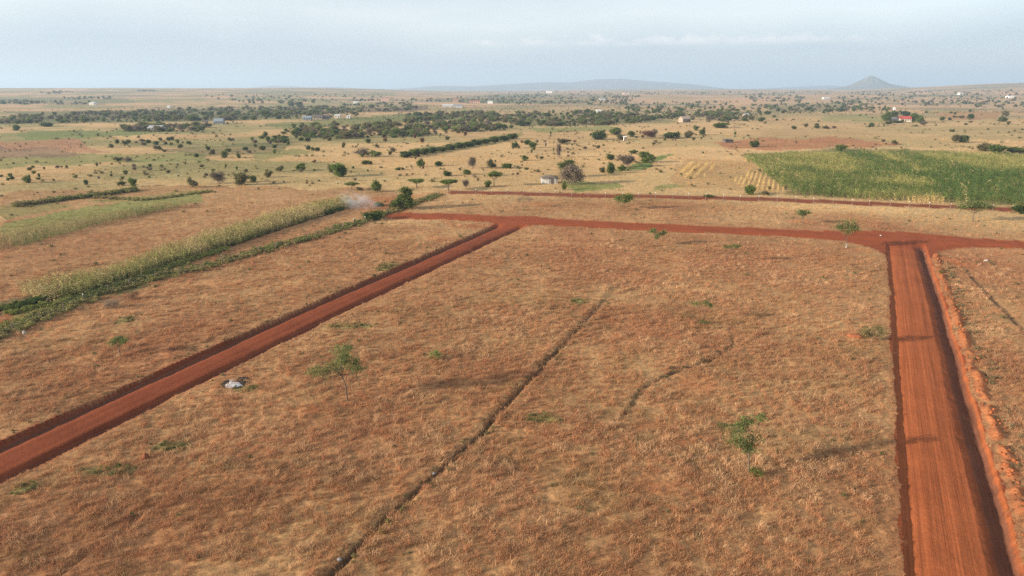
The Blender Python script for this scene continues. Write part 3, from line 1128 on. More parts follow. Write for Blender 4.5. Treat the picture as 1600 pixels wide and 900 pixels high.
gn_scatter('scrub', np.stack([wx, wy, wz - 0.03], -1), np.stack([rng.normal(0, .1, n), rng.normal(0, .1, n), rng.uniform(0, 6.28, n)], -1),
           np.stack([ws * 1.15, ws * 1.15, ws], -1), rng.integers(0, len(SHRUBS), n), wc, SHRUBS,
           'green weeds and low scrub on the field edges and plain', [M_SCRUB])


# maize
def maize_plant(seed):
    rg = np.random.default_rng(seed)
    mb = MB()
    h = rg.uniform(1.7, 2.1)
    lx, ly = rg.normal(0, .08, 2)
    mb.tube([(0, 0, -0.03), (lx * .5, ly * .5, h * .55), (lx, ly, h)], [0.022, 0.018, 0.008], 3)
    for i in range(9):
        z = h * (0.18 + 0.78 * i / 9) + rg.uniform(-.04, .04)
        a = (i % 2) * math.pi + rg.normal(0, .45)
        ln, w = rg.uniform(.55, .9) * (1 - .35 * abs(i / 9 - .5)), rg.uniform(.06, .10)
        dx, dy = math.cos(a), math.sin(a)
        tw = rg.normal(0, .3)
        V = []
        for t, up, ww in ((0, 0, .5), (.38, .24, 1.0), (.74, .14, .7), (1.0, -.16, .05)):
            cx, cy, cz = lx * z / h + dx * ln * t, ly * z / h + dy * ln * t, z + up * ln
            V += [(cx - dy * w * ww / 2, cy + dx * w * ww / 2, cz + tw * w * ww), (cx + dy * w * ww / 2, cy - dx * w * ww / 2, cz - tw * w * ww)]
        mb.add(V, [(0, 1, 3, 2), (2, 3, 5, 4), (4, 5, 7, 6)])
    for i in range(5):
        a = rg.uniform(0, 6.28)
        mb.add([(lx - .012, ly, h - .02), (lx + .012, ly, h - .02), (lx + .14 * math.cos(a), ly + .14 * math.sin(a), h + rg.uniform(.12, .3))], None, [(0, 1, 2)])
    return mb.mesh('maize_plant', [M_MAIZE])


MAIZE = [maize_plant(500 + i) for i in range(6)]


def rows_in(poly, row, gap, ang, jit=0.09):
    P = np.array(poly)
    c = P.mean(0)
    R = np.max(np.hypot(*(P - c).T)) + 2
    u = np.arange(-R, R, gap)
    v = np.arange(-R, R, row)
    U, Vv = np.meshgrid(u, v)
    U, Vv = U.ravel() + rng.normal(0, jit, U.size), Vv.ravel() + rng.normal(0, jit, U.size)
    ca, sa = math.cos(ang), math.sin(ang)
    x, y = c[0] + U * ca - Vv * sa, c[1] + U * sa + Vv * ca
    jx, jy = x + (vnoise(x / 5, y / 5, 181) - .5) * 2.0, y + (vnoise(x / 5, y / 5, 183) - .5) * 3.0
    m = in_poly(jx, jy, poly) & (rng.uniform(size=x.shape) < .93)
    return x[m], y[m]


def maize_field(name, poly_px, row, gap, ang, col_fn, label, size=(0.85, 1.15)):
    poly = [flat(*p) for p in poly_px]
    x, y = rows_in(poly, row, gap, ang)
    z = full_height(x, y)[0]
    n = len(x)
    s = rng.uniform(size[0], size[1], n) * (0.85 + 0.3 * fbm(x / 7, y / 7, 185, 2))
    gn_scatter(name, np.stack([x, y, z], -1), np.stack([rng.normal(0, .05, n), rng.normal(0, .05, n), rng.uniform(0, 6.28, n)], -1),
               np.stack([s, s, s], -1), rng.integers(0, len(MAIZE), n), col_fn(x, y), MAIZE, label, [M_MAIZE])


def col_blend(a, b, lo, hi, scale, seed, dry=0.12):
    def fn(x, y):
        t = smooth(lo, hi, fbm(x / scale, y / scale, seed, 3) + rng.normal(0, .07, x.shape))[:, None]
        c = np.asarray(a) * (1 - t) + np.asarray(b) * t
        k = (rng.uniform(size=x.shape) < dry)[:, None]
        c = np.where(k, np.array([0.40, 0.31, 0.155]), c)
        return c * rng.uniform(.75, 1.25, (len(x), 1))
    return fn


fl_a, fl_b = flat(100, 462), flat(500, 335)
ANG_L = math.atan2(fl_b[1] - fl_a[1], fl_b[0] - fl_a[0])
maize_field('maize_crop', [(12, 462), (75, 478), (180, 446), (260, 416), (380, 378), (480, 345), (545, 323), (540, 313), (480, 326), (330, 372), (180, 424)], 0.75, 0.42, ANG_L,
            col_blend((0.30, 0.29, 0.105), (0.48, 0.39, 0.19), .36, .58, 6.0, 191, .3), 'long strip of yellowing maize beside the track on the left')
maize_field('maize_crop', [(-60, 402), (60, 377), (150, 353), (230, 336), (310, 318), (240, 324), (140, 343), (0, 370), (-60, 384)], 0.8, 0.55, ANG_L,
            col_blend((0.15, 0.17, 0.065), (0.33, 0.27, 0.13), .42, .6, 9.0, 193, .2), 'second pale maize strip near the left edge of the frame', (.55, .85))


MZ_PALE = [[flat(*p) for p in q] for q in ([(1170, 243), (1300, 241), (1345, 258), (1330, 276), (1240, 264)], [(1352, 239), (1376, 241), (1475, 274), (1448, 277)],
                                           [(1420, 241), (1760, 246), (1760, 272), (1530, 268)], [(1360, 282), (1420, 282), (1430, 292), (1370, 292)])]
MZ_DEEP = [[flat(*p) for p in q] for q in ([(1295, 238), (1330, 238), (1440, 266), (1560, 270), (1760, 274), (1760, 326), (1470, 314), (1440, 284), (1360, 262)],)]


def col_right(x, y):
    jx, jy = x + (vnoise(x / 6, y / 6, 195) - .5) * 7, y + (vnoise(x / 6, y / 6, 197) - .5) * 12
    t = .13 + .5 * smooth(.4, .7, fbm(x / 9, y / 16, 199, 3))
    for q in MZ_PALE:
        t = np.where(in_poly(jx, jy, q), t + .42, t)
    for q in MZ_DEEP:
        t = np.where(in_poly(jx, jy, q) & (t < .8), t - .5, t)
    t = np.clip(t + rng.normal(0, .15, x.shape), 0, 1)[:, None]
    c = np.array([0.09, 0.142, 0.038]) * (1 - t) + np.array([0.31, 0.30, 0.10]) * t
    k = (rng.uniform(size=x.shape) < .04 + .08 * t[:, 0])[:, None]
    c = np.where(k, np.array([0.44, 0.34, 0.165]), c)
    return c * rng.uniform(.7, 1.3, (len(x), 1))


fr_a, fr_b = flat(1230, 303), flat(1170, 250)
maize_field('maize_crop', [(1160, 246), (1185, 266), (1215, 290), (1238, 304), (1290, 309), (1370, 313), (1440, 314), (1462, 316), (1520, 320), (1640, 324), (1760, 322), (1760, 250), (1600, 246), (1480, 241), (1320, 241), (1240, 242)], 1.9, 0.45,
            math.atan2(fr_b[1] - fr_a[1], fr_b[0] - fr_a[0]), col_right, 'broad field of tall green maize behind the fence on the right', (.95, 1.25))


def straw(x, y):
    return np.array([0.58, 0.43, 0.19]) * rng.uniform(.8, 1.2, (len(x), 1))


maize_field('dry_maize_stalks', [(1062, 272), (1085, 256), (1118, 262), (1100, 278), (1068, 280)], 3.0, 0.5, 1.2, straw, 'pale dry maize stalks on the bare slope left of the green maize', (.7, .95))
maize_field('dry_maize_stalks', [(1140, 284), (1175, 270), (1205, 284), (1232, 303), (1180, 304)], 1.5, 0.9, 1.2, straw, 'dry straw stalks at the left corner of the green maize', (.6, .9))
maize_field('dry_maize_stalks', [(1420, 314), (1462, 306), (1480, 318), (1430, 318)], 1.2, 0.7, 1.2, straw, 'dry stalks along the front edge of the green maize', (.7, .95))

# ------------------------------------------------------------------ trees and bushes


def tree_meshes(name, lobes, trunk, leaf_mat, bark_mat, seed, density=1.0, leaf=0.13, girth=0.11, fork=0.55, clumps=9, spread=0.26, twigs=3, lean=(0, 0)):
    """lobes: [(x, y, z, rx, ry, rz)] in metres above the base; trunk: height of the fork"""
    rg = np.random.default_rng(seed)
    tb = MB()
    f = np.array([lean[0], lean[1], trunk * fork])
    mid = f * np.array([.4, .4, .5]) + np.append(rg.normal(0, .04 * trunk, 2), 0)
    tb.tube([(0, 0, -0.25), (0, 0, 0.05), mid, f], [girth * 1.5, girth * 1.1, girth * .85, girth * .7], 7)
    Vs, Fs, k = [], [], 0
    for (cx, cy, cz, rx, ry, rz) in lobes:
        c = np.array([cx, cy, cz])
        low = c - np.array([0, 0, rz * .55])
        m = f * .45 + low * .55 + np.append(rg.normal(0, .06 * trunk, 2), -.03 * trunk)
        tb.tube([f * .97, m, low], [girth * .55, girth * .38, girth * .18], 5)
        for t in range(twigs):
            e = c + rg.normal(size=3) * np.array([rx, ry, rz]) * .5
            s = m * .4 + low * .6
            tb.tube([s, (s + e) / 2 + rg.normal(0, .03 * trunk, 3), e], [girth * .2, girth * .13, girth * .05], 4)
        vol = rx * ry * rz
        n = int(density * (60 + 330 * vol ** (2 / 3) / (leaf / .13) ** 2))
        P = lobe_points(n, c, (rx, ry, rz), rg, clumps, spread, .35)
        V, F = leaf_cloud(P, leaf, rg, .5)
        Vs.append(V)
        Fs.append(F + k)
        k += len(V)
    cm = fast_mesh(name + '_crown', np.concatenate(Vs), [np.concatenate(Fs)], [leaf_mat])
    tm = tb.mesh(name + '_trunk', [bark_mat], True)
    return tm, cm


def merged(name, tm, cm):
    """trunk and crown in one small mesh, for trees a few pixels tall"""
    out = []
    V, F, mi, k = [], {3: [], 4: []}, {3: [], 4: []}, 0
    for j, me in enumerate((tm, cm)):
        co = np.empty(len(me.vertices) * 3, dtype=np.float32)
        me.vertices.foreach_get('co', co)
        V.append(co.reshape(-1, 3))
        lt = np.empty(len(me.polygons), dtype=np.int32)
        me.polygons.foreach_get('loop_total', lt)
        lv = np.empty(len(me.loops), dtype=np.int32)
        me.loops.foreach_get('vertex_index', lv)
        ls = np.concatenate([[0], np.cumsum(lt)[:-1]])
        for s in (3, 4):
            w = ls[lt == s]
            if len(w):
                F[s].append(lv[w[:, None] + np.arange(s)] + k)
                mi[s] += [j] * len(w)
        k += len(me.vertices)
    Fs = [np.concatenate(F[s]) for s in (3, 4) if F[s]]
    return fast_mesh(name, np.concatenate(V), Fs, [tm.materials[0], cm.materials[0]], False, mi[3] * bool(F[3]) + mi[4] * bool(F[4]))


def kind_mesh(kind, i):
    """unit trees: 1 m tall, 1 m wide; scaled when placed"""
    rg = np.random.default_rng(hash_kind[kind] * 100 + i)
    lobes = []
    var = lambda: rg.uniform(.65, 1.35)
    if kind == 'acacia':
        for j in range(6):
            a = j * 2.4 + rg.uniform(-.4, .4)
            q = 0.30 * math.sqrt((j + .3) / 6)
            lobes.append((q * math.cos(a), q * math.sin(a), .82 - .25 * q + rg.uniform(-.06, .04), .20, .20, .12))
        return tree_meshes('acacia', lobes, 1.0, L_MID, M_BARK, 600 + i, 9.0, .055, .028, .45, 8, .30, 2)
    if kind == 'round':
        for j in range(7):
            a = j * 2.4
            q = 0.28 * math.sqrt(j / 7)
            lobes.append((q * math.cos(a), q * math.sin(a), .52 + rg.uniform(-.16, .14), .24 * var(), .24 * var(), .30 * var()))
        lobes.append((0, 0, .26, .34, .34, .24))
        return tree_meshes('bush', lobes, .6, L_DARK, M_BARK, 620 + i, 7.0, .065, .04, .4, 8, .30, 0)
    if kind == 'green':
        for j in range(6):
            a = j * 2.4 + i
            q = 0.30 * math.sqrt(j / 6)
            lobes.append((q * math.cos(a), q * math.sin(a), .55 + rg.uniform(-.18, .16), .22 * var(), .22 * var(), .27 * var()))
        lobes.append((.05, 0, .28, .32, .32, .24))
        return tree_meshes('bush', lobes, .6, L_MID, M_BARK, 640 + i, 5.5, .065, .035, .4, 8, .30, 0)
    if kind == 'olive':
        for j in range(6):
            a = j * 2.4 + i
            q = 0.30 * math.sqrt(j / 6)
            lobes.append((q * math.cos(a), q * math.sin(a), .52 + rg.uniform(-.2, .18), .24 * var(), .24 * var(), .28 * var()))
        return tree_meshes('bush', lobes, .6, L_OLIVE, M_BARK, 660 + i, 5.0, .06, .03, .35, 8, .30, 1)
    if kind == 'grey':
        for j in range(7):
            a = j * 2.4 + i
            q = 0.30 * math.sqrt(j / 7)
            lobes.append((q * math.cos(a), q * math.sin(a), .55 + rg.uniform(-.2, .2), .22 * var(), .22 * var(), .26 * var()))
        return tree_meshes('bush', lobes, .6, L_GREY, M_TWIG, 680 + i, 2.6, .05, .03, .35, 10, .34, 7)
    if kind == 'brown':
        for j in range(6):
            a = j * 2.4 + i
            q = 0.28 * math.sqrt(j / 6)
            lobes.append((q * math.cos(a), q * math.sin(a), .5 + rg.uniform(-.2, .2), .24 * var(), .24 * var(), .28 * var()))
        return tree_meshes('bush', lobes, .6, L_BROWN, M_TWIG, 700 + i, 3.0, .05, .025, .3, 10, .32, 5)
    if kind == 'pale':
        for j in range(6):
            a = j * 2.4 + i
            q = 0.28 * math.sqrt(j / 6)
            lobes.append((q * math.cos(a), q * math.sin(a), .45 + rg.uniform(-.15, .2), .24 * var(), .24 * var(), .28 * var()))
        return tree_meshes('bush', lobes, .5, L_PALE, M_BARK, 720 + i, 5.0, .06, .025, .3, 8, .30, 1)


hash_kind = {'acacia': 1, 'round': 2, 'green': 3, 'olive': 4, 'grey': 5, 'brown': 6, 'pale': 7}
LIB = {k: [kind_mesh(k, i) for i in range(5)] for k in hash_kind}
LIBM = {k: [merged('small_' + k, *LIB[k][i]) for i in range(5)] for k in hash_kind}
CAT = {'acacia': ('acacia_tree', 'tree'), 'round': ('tree', 'tree')}


def place(px, py, w, h, kind, label, group=None, variant=None, name=None):
    """base at a photo pixel; w, h its size in photo pixels"""
    x, y, z = gp(px, py)
    mx, mz = px_m(x, y, z)
    W, Ht = w * mx * 1.05, h * mz
    W = min(W, 14.0)
    Ht = min(max(Ht, .5), 9.0)
    i = random.randrange(5) if variant is None else variant
    rz = random.uniform(0, 6.28)
    nm = name or ('acacia_tree' if kind == 'acacia' else ('tree' if Ht > 3.2 and kind != 'grey' else 'bush'))
    cat = 'bush' if nm == 'bush' else 'tree'
    if h >= 9 and w >= 9:
        root = link(nm, None, None, (x, y, z), rz, (W, W, Ht), label, cat, group)
        link('trunk', LIB[kind][i][0], root)
        link('crown', LIB[kind][i][1], root)
    else:
        root = link(nm, LIBM[kind][i], None, (x, y, z), rz, (W, W, Ht), label, cat, group)
    return root


# the trees of the field itself, each with its own crown (offsets in photo pixels from the foot)
def field_tree(px, py, lobes_px, label, leaf_mat, seed, leaf=0.10, girth=0.06, density=1.0, fork=.55, name='tree', lean=(0, 0), bark=None, clumps=11, spread=.30, twigs=4, cat='tree'):
    x, y, z = gp(px, py)
    mx, mz = px_m(x, y, z)
    rg = np.random.default_rng(seed)
    L = []
    for (dx, dy, rx, rz) in lobes_px:
        L.append((dx * mx, rg.uniform(-.5, .5) * rx * mx * 1.2, dy * mz, rx * mx, rx * mx * rg.uniform(.8, 1.15), rz * mz))
    top = max(l[2] for l in L)
    tm, cm = tree_meshes(name, L, top, leaf_mat, bark or M_BARK, seed, density, leaf, girth, fork, clumps, spread, twigs, (lean[0] * mx, 0))
    root = link(name, None, None, (x, y, z), 0, None, label, cat)
    link('trunk', tm, root)
    link('crown', cm, root)
    return root


field_tree(543, 627, [(-35, 47, 20, 8), (-15, 50, 20, 10), (0, 66, 18, 9), (14, 58, 16, 12), (-8, 72, 14, 9), (4, 80, 12, 6), (18, 48, 12, 6)],
           'slender acacia with feathery green crown alone in the front field', L_ACACIA, 11, .11, .075, 1.8, .52, 'acacia_tree', (-6, 0))
field_tree(1170, 741, [(-28, 52, 17, 11), (-14, 42, 18, 10), (-22, 70, 15, 11), (-4, 36, 13, 8), (4, 48, 10, 9), (6, 84, 13, 6), (-12, 80, 12, 7)],
           'sparse pale green sapling in the lower right of the front field', L_ACACIA, 12, .11, .075, 1.35, .42, 'acacia_tree', (-3, 0), None, 13, .34, 5)
field_tree(188, 557, [(-9, 20, 9, 4), (2, 22, 10, 4.5), (10, 23, 7, 3.5), (0, 26, 9, 3)],
           'small flat-topped acacia on the strip left of the diagonal road', L_ACACIA, 13, .14, .07, 2.0, .6, 'acacia_tree')
field_tree(1098, 505, [(-12, 29, 9, 3), (2, 31, 8, 4), (9, 27, 5, 3)], 'thin little sapling above a dark tuft in the right of the field', L_ACACIA, 14, .12, .04, 1.3, .6)
field_tree(1028, 384, [(-8, 22, 9, 4.5), (2, 18, 8, 4), (9, 21, 6, 4), (-2, 14, 6, 3)], 'small green sapling just below the crossing road', L_ACACIA, 15, .16, .06, 2.0, .5)
field_tree(1136, 411, [(-3, 24, 9, 4), (8, 27, 10, 4), (15, 25, 7, 3)], 'faint thin sapling between the crossing road and the field centre', L_ACACIA, 16, .15, .045, 1.2, .5)
field_tree(1320, 388, [(-9, 33, 11, 7), (2, 39, 12, 8), (12, 33, 9, 6), (0, 28, 12, 5)],
           'leafy young tree beside the white marker at the crossing road', L_ACACIA, 17, .18, .08, 1.9, .4, 'acacia_tree', (0, 0), None, 10, .30)
field_tree(1254, 350, [(-6, 18, 8, 4.5), (3, 19, 8, 4.5), (-1, 15, 8, 4)], 'small round-headed tree between the two red roads', L_ACACIA, 18, .19, .06, 2.0, .5)
field_tree(1520, 347, [(-19, 24, 12, 4.5), (-6, 28, 13, 5), (8, 27, 13, 5), (22, 23, 12, 4), (0, 22, 13, 4)],
           'wide flat-topped acacia at the right between the two red roads', L_ACACIA, 19, .20, .10, 2.2, .5, 'acacia_tree')
field_tree(975, 327, [(-9, 17, 10, 4.5), (2, 20, 10, 5), (10, 17, 8, 4), (0, 14, 9, 3)], 'bright green flat acacia between the two red roads near the centre', L_MID, 20, .19, .09, 2.2, .5, 'acacia_tree')
field_tree(816, 325, [(-5, 13, 8, 5), (5, 15, 8, 4), (12, 13, 6, 3.5)], 'leafless grey tree between the two red roads', L_GREY, 21, .14, .07, .6, .5, 'tree', (0, 0), M_TWIG, 12, .34, 9)
field_tree(1362, 536, [(-10, 20, 10, 7), (4, 24, 10, 6), (10, 15, 8, 7), (-3, 12, 10, 7)], 'scraggy grey-green bush on a red mound beside the right road', L_OLIVE, 22, .13, .05, 1.6, .3, 'bush', (0, 0), M_TWIG, 10, .34, 8, 'bush')
field_tree(681, 561, [(-4, 5, 9, 6), (5, 6, 8, 5), (0, 9, 7, 4)], 'yellow-green dome-shaped shrub in the front field', L_PALE, 23, .11, .03, 1.6, .3, 'bush', (0, 0), None, 8, .3, 2, 'bush')
field_tree(177, 482, [(-5, 7, 10, 7), (6, 9, 10, 7), (0, 5, 12, 5)], 'grey dome of dry twigs below the left fence', L_GREY, 24, .09, .04, 1.2, .3, 'bush', (0, 0), M_TWIG, 9, .32, 8, 'bush')
field_tree(211, 468, [(-8, 6, 9, 6), (4, 8, 10, 6)], 'reddish brown dry bush against the left fence', L_BROWN, 25, .10, .04, 1.3, .3, 'bush', (0, 0), M_TWIG, 9, .32, 6, 'bush')
field_tree(1179, 748, [(-3, 8, 8, 8), (5, 6, 8, 6)], 'dark green tuft of bush at the foot of the pale sapling', L_DARK, 26, .09, .03, 1.2, .3, 'bush', (0, 0), None, 8, .3, 2, 'bush')
field_tree(1099, 508, [(-3, 4, 6, 4), (4, 4, 6, 3.5)], 'dark low tuft under the thin little sapling', L_DARK, 27, .10, .03, 1.1, .3, 'bush', (0, 0), None, 8, .3, 2, 'bush')
field_tree(632, 327, [(2, 22, 10, 8), (-5, 14, 12, 8), (8, 12, 8, 10), (-14, 8, 9, 6), (3, 28, 7, 5)], 'big dark green tree where the left fence turns near the smoke', L_DARK, 28, .30, .14, 7.0, .35, 'tree', (0, 0), None, 10, .3, 2)
field_tree(585, 343, [(-7, 7, 10, 6), (5, 8, 10, 5), (0, 4, 12, 4)], 'low dark green thicket at the end of the left fence', L_DARK, 29, .28, .06, 5.5, .3, 'bush', (0, 0), None, 9, .3, 1, 'bush')
field_tree(892, 288, [(-8, 14, 11, 9), (6, 16, 12, 10), (0, 24, 10, 7), (14, 10, 8, 8)], 'grey half-bare tree beside the pale hut', L_GREY, 30, .30, .14, 4.5, .35, 'tree', (0, 0), M_TWIG, 11, .32, 8)
field_tree(883, 277, [(-2, 18, 9, 5), (6, 24, 8, 5), (14, 12, 7, 7)], 'green tree rising behind the half-bare tree at the hut', L_DARK, 31, .32, .11, 6.0, .4, 'tree')

MID = [  # foot x, foot y, width, height, kind, label
    (44, 286, 11, 14, 'round', 'dark upright bush alone on the dry plain near the left edge'),
    (135, 289, 7, 8, 'round', 'tiny dark bush on the plain right of the upright bush'),
    (190, 290, 14, 8, 'round', 'low dark bush at the left of the pair above the hedge line'),
    (208, 292, 15, 14, 'green', 'taller green bush at the right of the pair above the hedge line'),
    (302, 293, 20, 16, 'olive', 'flat grey-olive thorn bush above the brown field strip'),
    (341, 287, 24, 18, 'grey', 'broad grey thorn bush right of the flat olive bush'),
    (378, 289, 26, 20, 'olive', 'olive umbrella bush right of the broad grey thorn'),
    (395, 285, 14, 12, 'green', 'small green bush touching the olive umbrella bush'),
    (351, 247, 11, 12, 'round', 'dark round tree between tan plain and the green wedge at left'),
    (307, 246, 7, 7, 'round', 'tiny dark tree left of the dark round tree'),
    (373, 247, 7, 7, 'round', 'tiny dark tree right of the dark round tree'),
    (185, 252, 16, 8, 'olive', 'low dull bush on the green strip at far left'),
    (200, 253, 12, 7, 'grey', 'low grey bush beside the dull bush on the green strip'),
    (26, 204, 11, 11, 'round', 'dark tree standing over the pale strip at far left'),
    (73, 198, 18, 8, 'round', 'wide dark clump on the pale strip at far left'),
    (415, 183, 19, 12, 'green', 'round grey-green tree left of the bluish house'),
    (455, 166, 16, 10, 'round', 'left of two big dark trees on the far slope'),
    (468, 166, 16, 10, 'round', 'right of two big dark trees on the far slope'),
    (530, 276, 30, 22, 'green', 'big round green tree on the plain left of centre'),
    (517, 270, 12, 14, 'olive', 'dull bush behind the left shoulder of the big round tree'),
    (470, 267, 17, 11, 'green', 'green bush left of the big round tree'),
    (438, 268, 13, 9, 'olive', 'olive bush two to the left of the big round tree'),
    (420, 277, 16, 11, 'olive', 'olive bush low down left of the big round tree'),
    (571, 257, 13, 7, 'round', 'low dark bush right above the big round tree'),
    (578, 257, 10, 6, 'green', 'small green bush touching the low dark bush'),
    (537, 231, 7, 9, 'olive', 'small upright tree on the tan plain above the big round tree'),
    (575, 224, 8, 7, 'round', 'small dark tree on the tan plain, first in the row'),
    (602, 223, 8, 8, 'brown', 'small brownish tree on the tan plain, second in the row'),
    (589, 231, 9, 6, 'olive', 'small olive bush just below the row of plain trees'),
    (482, 234, 7, 8, 'round', 'left of three small dark trees in a row on the plain'),
    (489, 236, 7, 6, 'green', 'middle of three small trees in a row on the plain'),
    (496, 236, 8, 7, 'round', 'right of three small dark trees in a row on the plain'),
    (685, 259, 15, 8, 'green', 'green mound bush below the dark hedge'),
    (657, 261, 14, 12, 'green', 'green bush left of the mound bush below the hedge'),
    (738, 263, 16, 17, 'grey', 'pinkish grey leafless tree below the dark hedge'),
    (768, 263, 20, 14, 'olive', 'olive tree right of the leafless tree below the hedge'),
    (792, 263, 20, 9, 'green', 'low green bush right of the olive tree below the hedge'),
    (699, 275, 14, 9, 'round', 'dark dome bush in the tan grass left of the leafless tree'),
    (730, 273, 14, 8, 'green', 'green dome bush in the tan grass under the leafless tree'),
    (772, 291, 24, 24, 'acacia', 'tall green acacia left of the hut beyond the far fence'),
    (762, 292, 14, 10, 'green', 'low green bush at the foot of the tall acacia'),
    (550, 297, 25, 13, 'acacia', 'low spreading acacia above the smoke'),
    (562, 298, 12, 6, 'olive', 'small olive bush at the right foot of the spreading acacia'),
    (589, 300, 17, 18, 'green', 'upright green tree right of the spreading acacia above the smoke'),
    (651, 294, 30, 15, 'acacia', 'wide flat acacia above the big dark fence-corner tree'),
    (701, 298, 30, 18, 'acacia', 'wide flat acacia right of the fence-corner tree'),
    (728, 294, 14, 14, 'grey', 'thin grey bush between the flat acacia and the fence'),
    (622, 266, 11, 5, 'green', 'flat little green shrub in the tan grass left of the hedge foot'),
    (592, 322, 20, 7, 'green', 'flat green shrub left of the fence-corner tree'),
    (868, 284, 9, 12, 'round', 'dark bush hugging the right side of the pale hut'),
    (881, 297, 9, 13, 'green', 'bright green bush in front of the half-bare tree'),
    (954, 271, 15, 16, 'round', 'dark upright bush at the tip of the green wedge'),
    (941, 270, 10, 9, 'olive', 'small olive bush left of the dark bush at the green wedge'),
    (954, 250, 14, 9, 'round', 'dark small tree above the green wedge'),
    (980, 261, 32, 20, 'grey', 'mass of grey thorn at the upper side of the green wedge'),
    (1010, 254, 28, 18, 'green', 'dense green bush on top of the green wedge'),
    (990, 240, 14, 6, 'green', 'low green bush behind the dense green bush'),
    (972, 267, 14, 9, 'green', 'low green bush in the middle of the green wedge'),
    (820, 251, 12, 9, 'green', 'small green bush left of the thin pale tree'),
    (846, 249, 8, 5, 'olive', 'tiny olive bush right of the small green bush'),
    (873, 247, 10, 22, 'grey', 'thin pale leafless tree above the hut'),
    (880, 225, 22, 8, 'olive', 'low olive bush above the thin pale tree'),
    (1179, 230, 15, 12, 'round', 'dark round bush on the red soil left of the maize'),
    (935, 218, 24, 15, 'round', 'broad dark bush left of the white tank'),
    (962, 211, 22, 12, 'green', 'green bush behind the white tank'),
    (970, 219, 18, 10, 'olive', 'olive bush touching the white tank'),
    (986, 214, 11, 9, 'round', 'dark round bush right of the white tank'),
    (1015, 216, 26, 12, 'brown', 'brown-grey thicket right of the white tank'),
    (1022, 213, 10, 13, 'grey', 'grey upright tree in the brown thicket'),
    (1050, 216, 30, 10, 'round', 'long low dark bush right of the brown thicket'),
    (1076, 215, 16, 11, 'olive', 'olive round bush at the end of the long dark bush'),
    (1097, 211, 10, 9, 'round', 'dark bush right of the olive round bush'),
    (1087, 204, 11, 8, 'green', 'green bush above the dark bush right of the thicket'),
    (1127, 200, 28, 9, 'green', 'wide low green bush left of the maize, far up the plain'),
    (825, 226, 14, 9, 'round', 'dark bush at the right end of the hedge'),
    (832, 231, 14, 9, 'green', 'green bush just below the end of the hedge'),
    (805, 231, 11, 10, 'round', 'dark small bush below the end of the hedge'),
    (1171, 304, 18, 15, 'green', 'green bush standing at the fence left of the maize'),
    (1107, 308, 20, 4, 'green', 'flat green weed clump on the narrow track'),
    (1196, 305, 14, 6, 'olive', 'low olive bush right of the green bush at the fence'),
    (1593, 333, 26, 12, 'round', 'dark bush cut by the right frame edge beside the flat acacia'),
    (1385, 190, 15, 17, 'green', 'tall green tree left of the red-roofed house'),
    (1396, 183, 13, 10, 'round', 'dark tree behind the left end of the red-roofed house'),
    (1427, 190, 15, 14, 'green', 'green tree right of the red-roofed house'),
    (1437, 192, 12, 12, 'green', 'second green tree right of the red-roofed house'),
    (1442, 196, 14, 7, 'grey', 'low grey bush in front of the trees at the red-roofed house'),
    (1388, 194, 12, 5, 'round', 'low dark bush at the front left of the red-roofed house'),
    (1402, 192, 18, 4, 'round', 'low dark hedge bush in front of the red-roofed house'),
    (1414, 181, 16, 7, 'round', 'dark bush behind the red-roofed house'),
    (1493, 223, 16, 13, 'olive', 'brown-olive bush, left half of the pair above the maize'),
    (1505, 223, 18, 13, 'round', 'dark bush, right half of the pair above the maize'),
    (1516, 186, 11, 9, 'round', 'dark round tree on the reddish far slope at right'),
    (1502, 185, 9, 5, 'olive', 'small olive bush left of the dark tree on the far slope'),
    (1472, 188, 9, 7, 'round', 'dark bush between the red-roofed house and the far slope'),
    (1570, 182, 11, 9, 'olive', 'upper of two bushes near the right edge of the far slope'),
    (1566, 190, 15, 7, 'round', 'lower of two bushes near the right edge of the far slope'),
    (1362, 198, 8, 6, 'round', 'small dark bush on the plain below the red-roofed house'),
    (1259, 199, 7, 7, 'olive', 'small olive tree on the plain above the red soil'),
    (1240, 202, 8, 5, 'round', 'tiny dark bush left of the small olive tree on the plain'),
    (1276, 201, 10, 5, 'olive', 'flat bush right of the small olive tree on the plain'),
    (1290, 201, 13, 4, 'olive', 'wider flat bush in the same low row on the plain'),
    (1303, 201, 9, 4, 'brown', 'last brown bush of the low row on the plain'),
    (1538, 236, 24, 13, 'olive', 'olive thorn bush, left end of the thicket above the maize'),
    (1556, 239, 26, 13, 'green', 'green thorn bush, middle of the thicket above the maize'),
    (1588, 239, 30, 9, 'green', 'low green thicket bush at the right edge above the maize'),
    (1313, 236, 20, 10, 'green', 'green bush standing at the top edge of the maize'),
    (1397, 226, 12, 7, 'olive', 'olive bush on the red soil above the maize'),
    (1380, 222, 7, 5, 'brown', 'tiny brown bush left of the olive bush on the red soil'),
    (660, 223, 9, 9, 'brown', 'brown tree on the tan slope above the hedge'),
    (648, 216, 7, 7, 'brown', 'smaller brown tree left of the brown tree above the hedge'),
    (727, 214, 7, 9, 'brown', 'thin brown tree above the middle of the hedge'),
    (699, 219, 8, 6, 'olive', 'olive bush on the upper side of the hedge'),
]
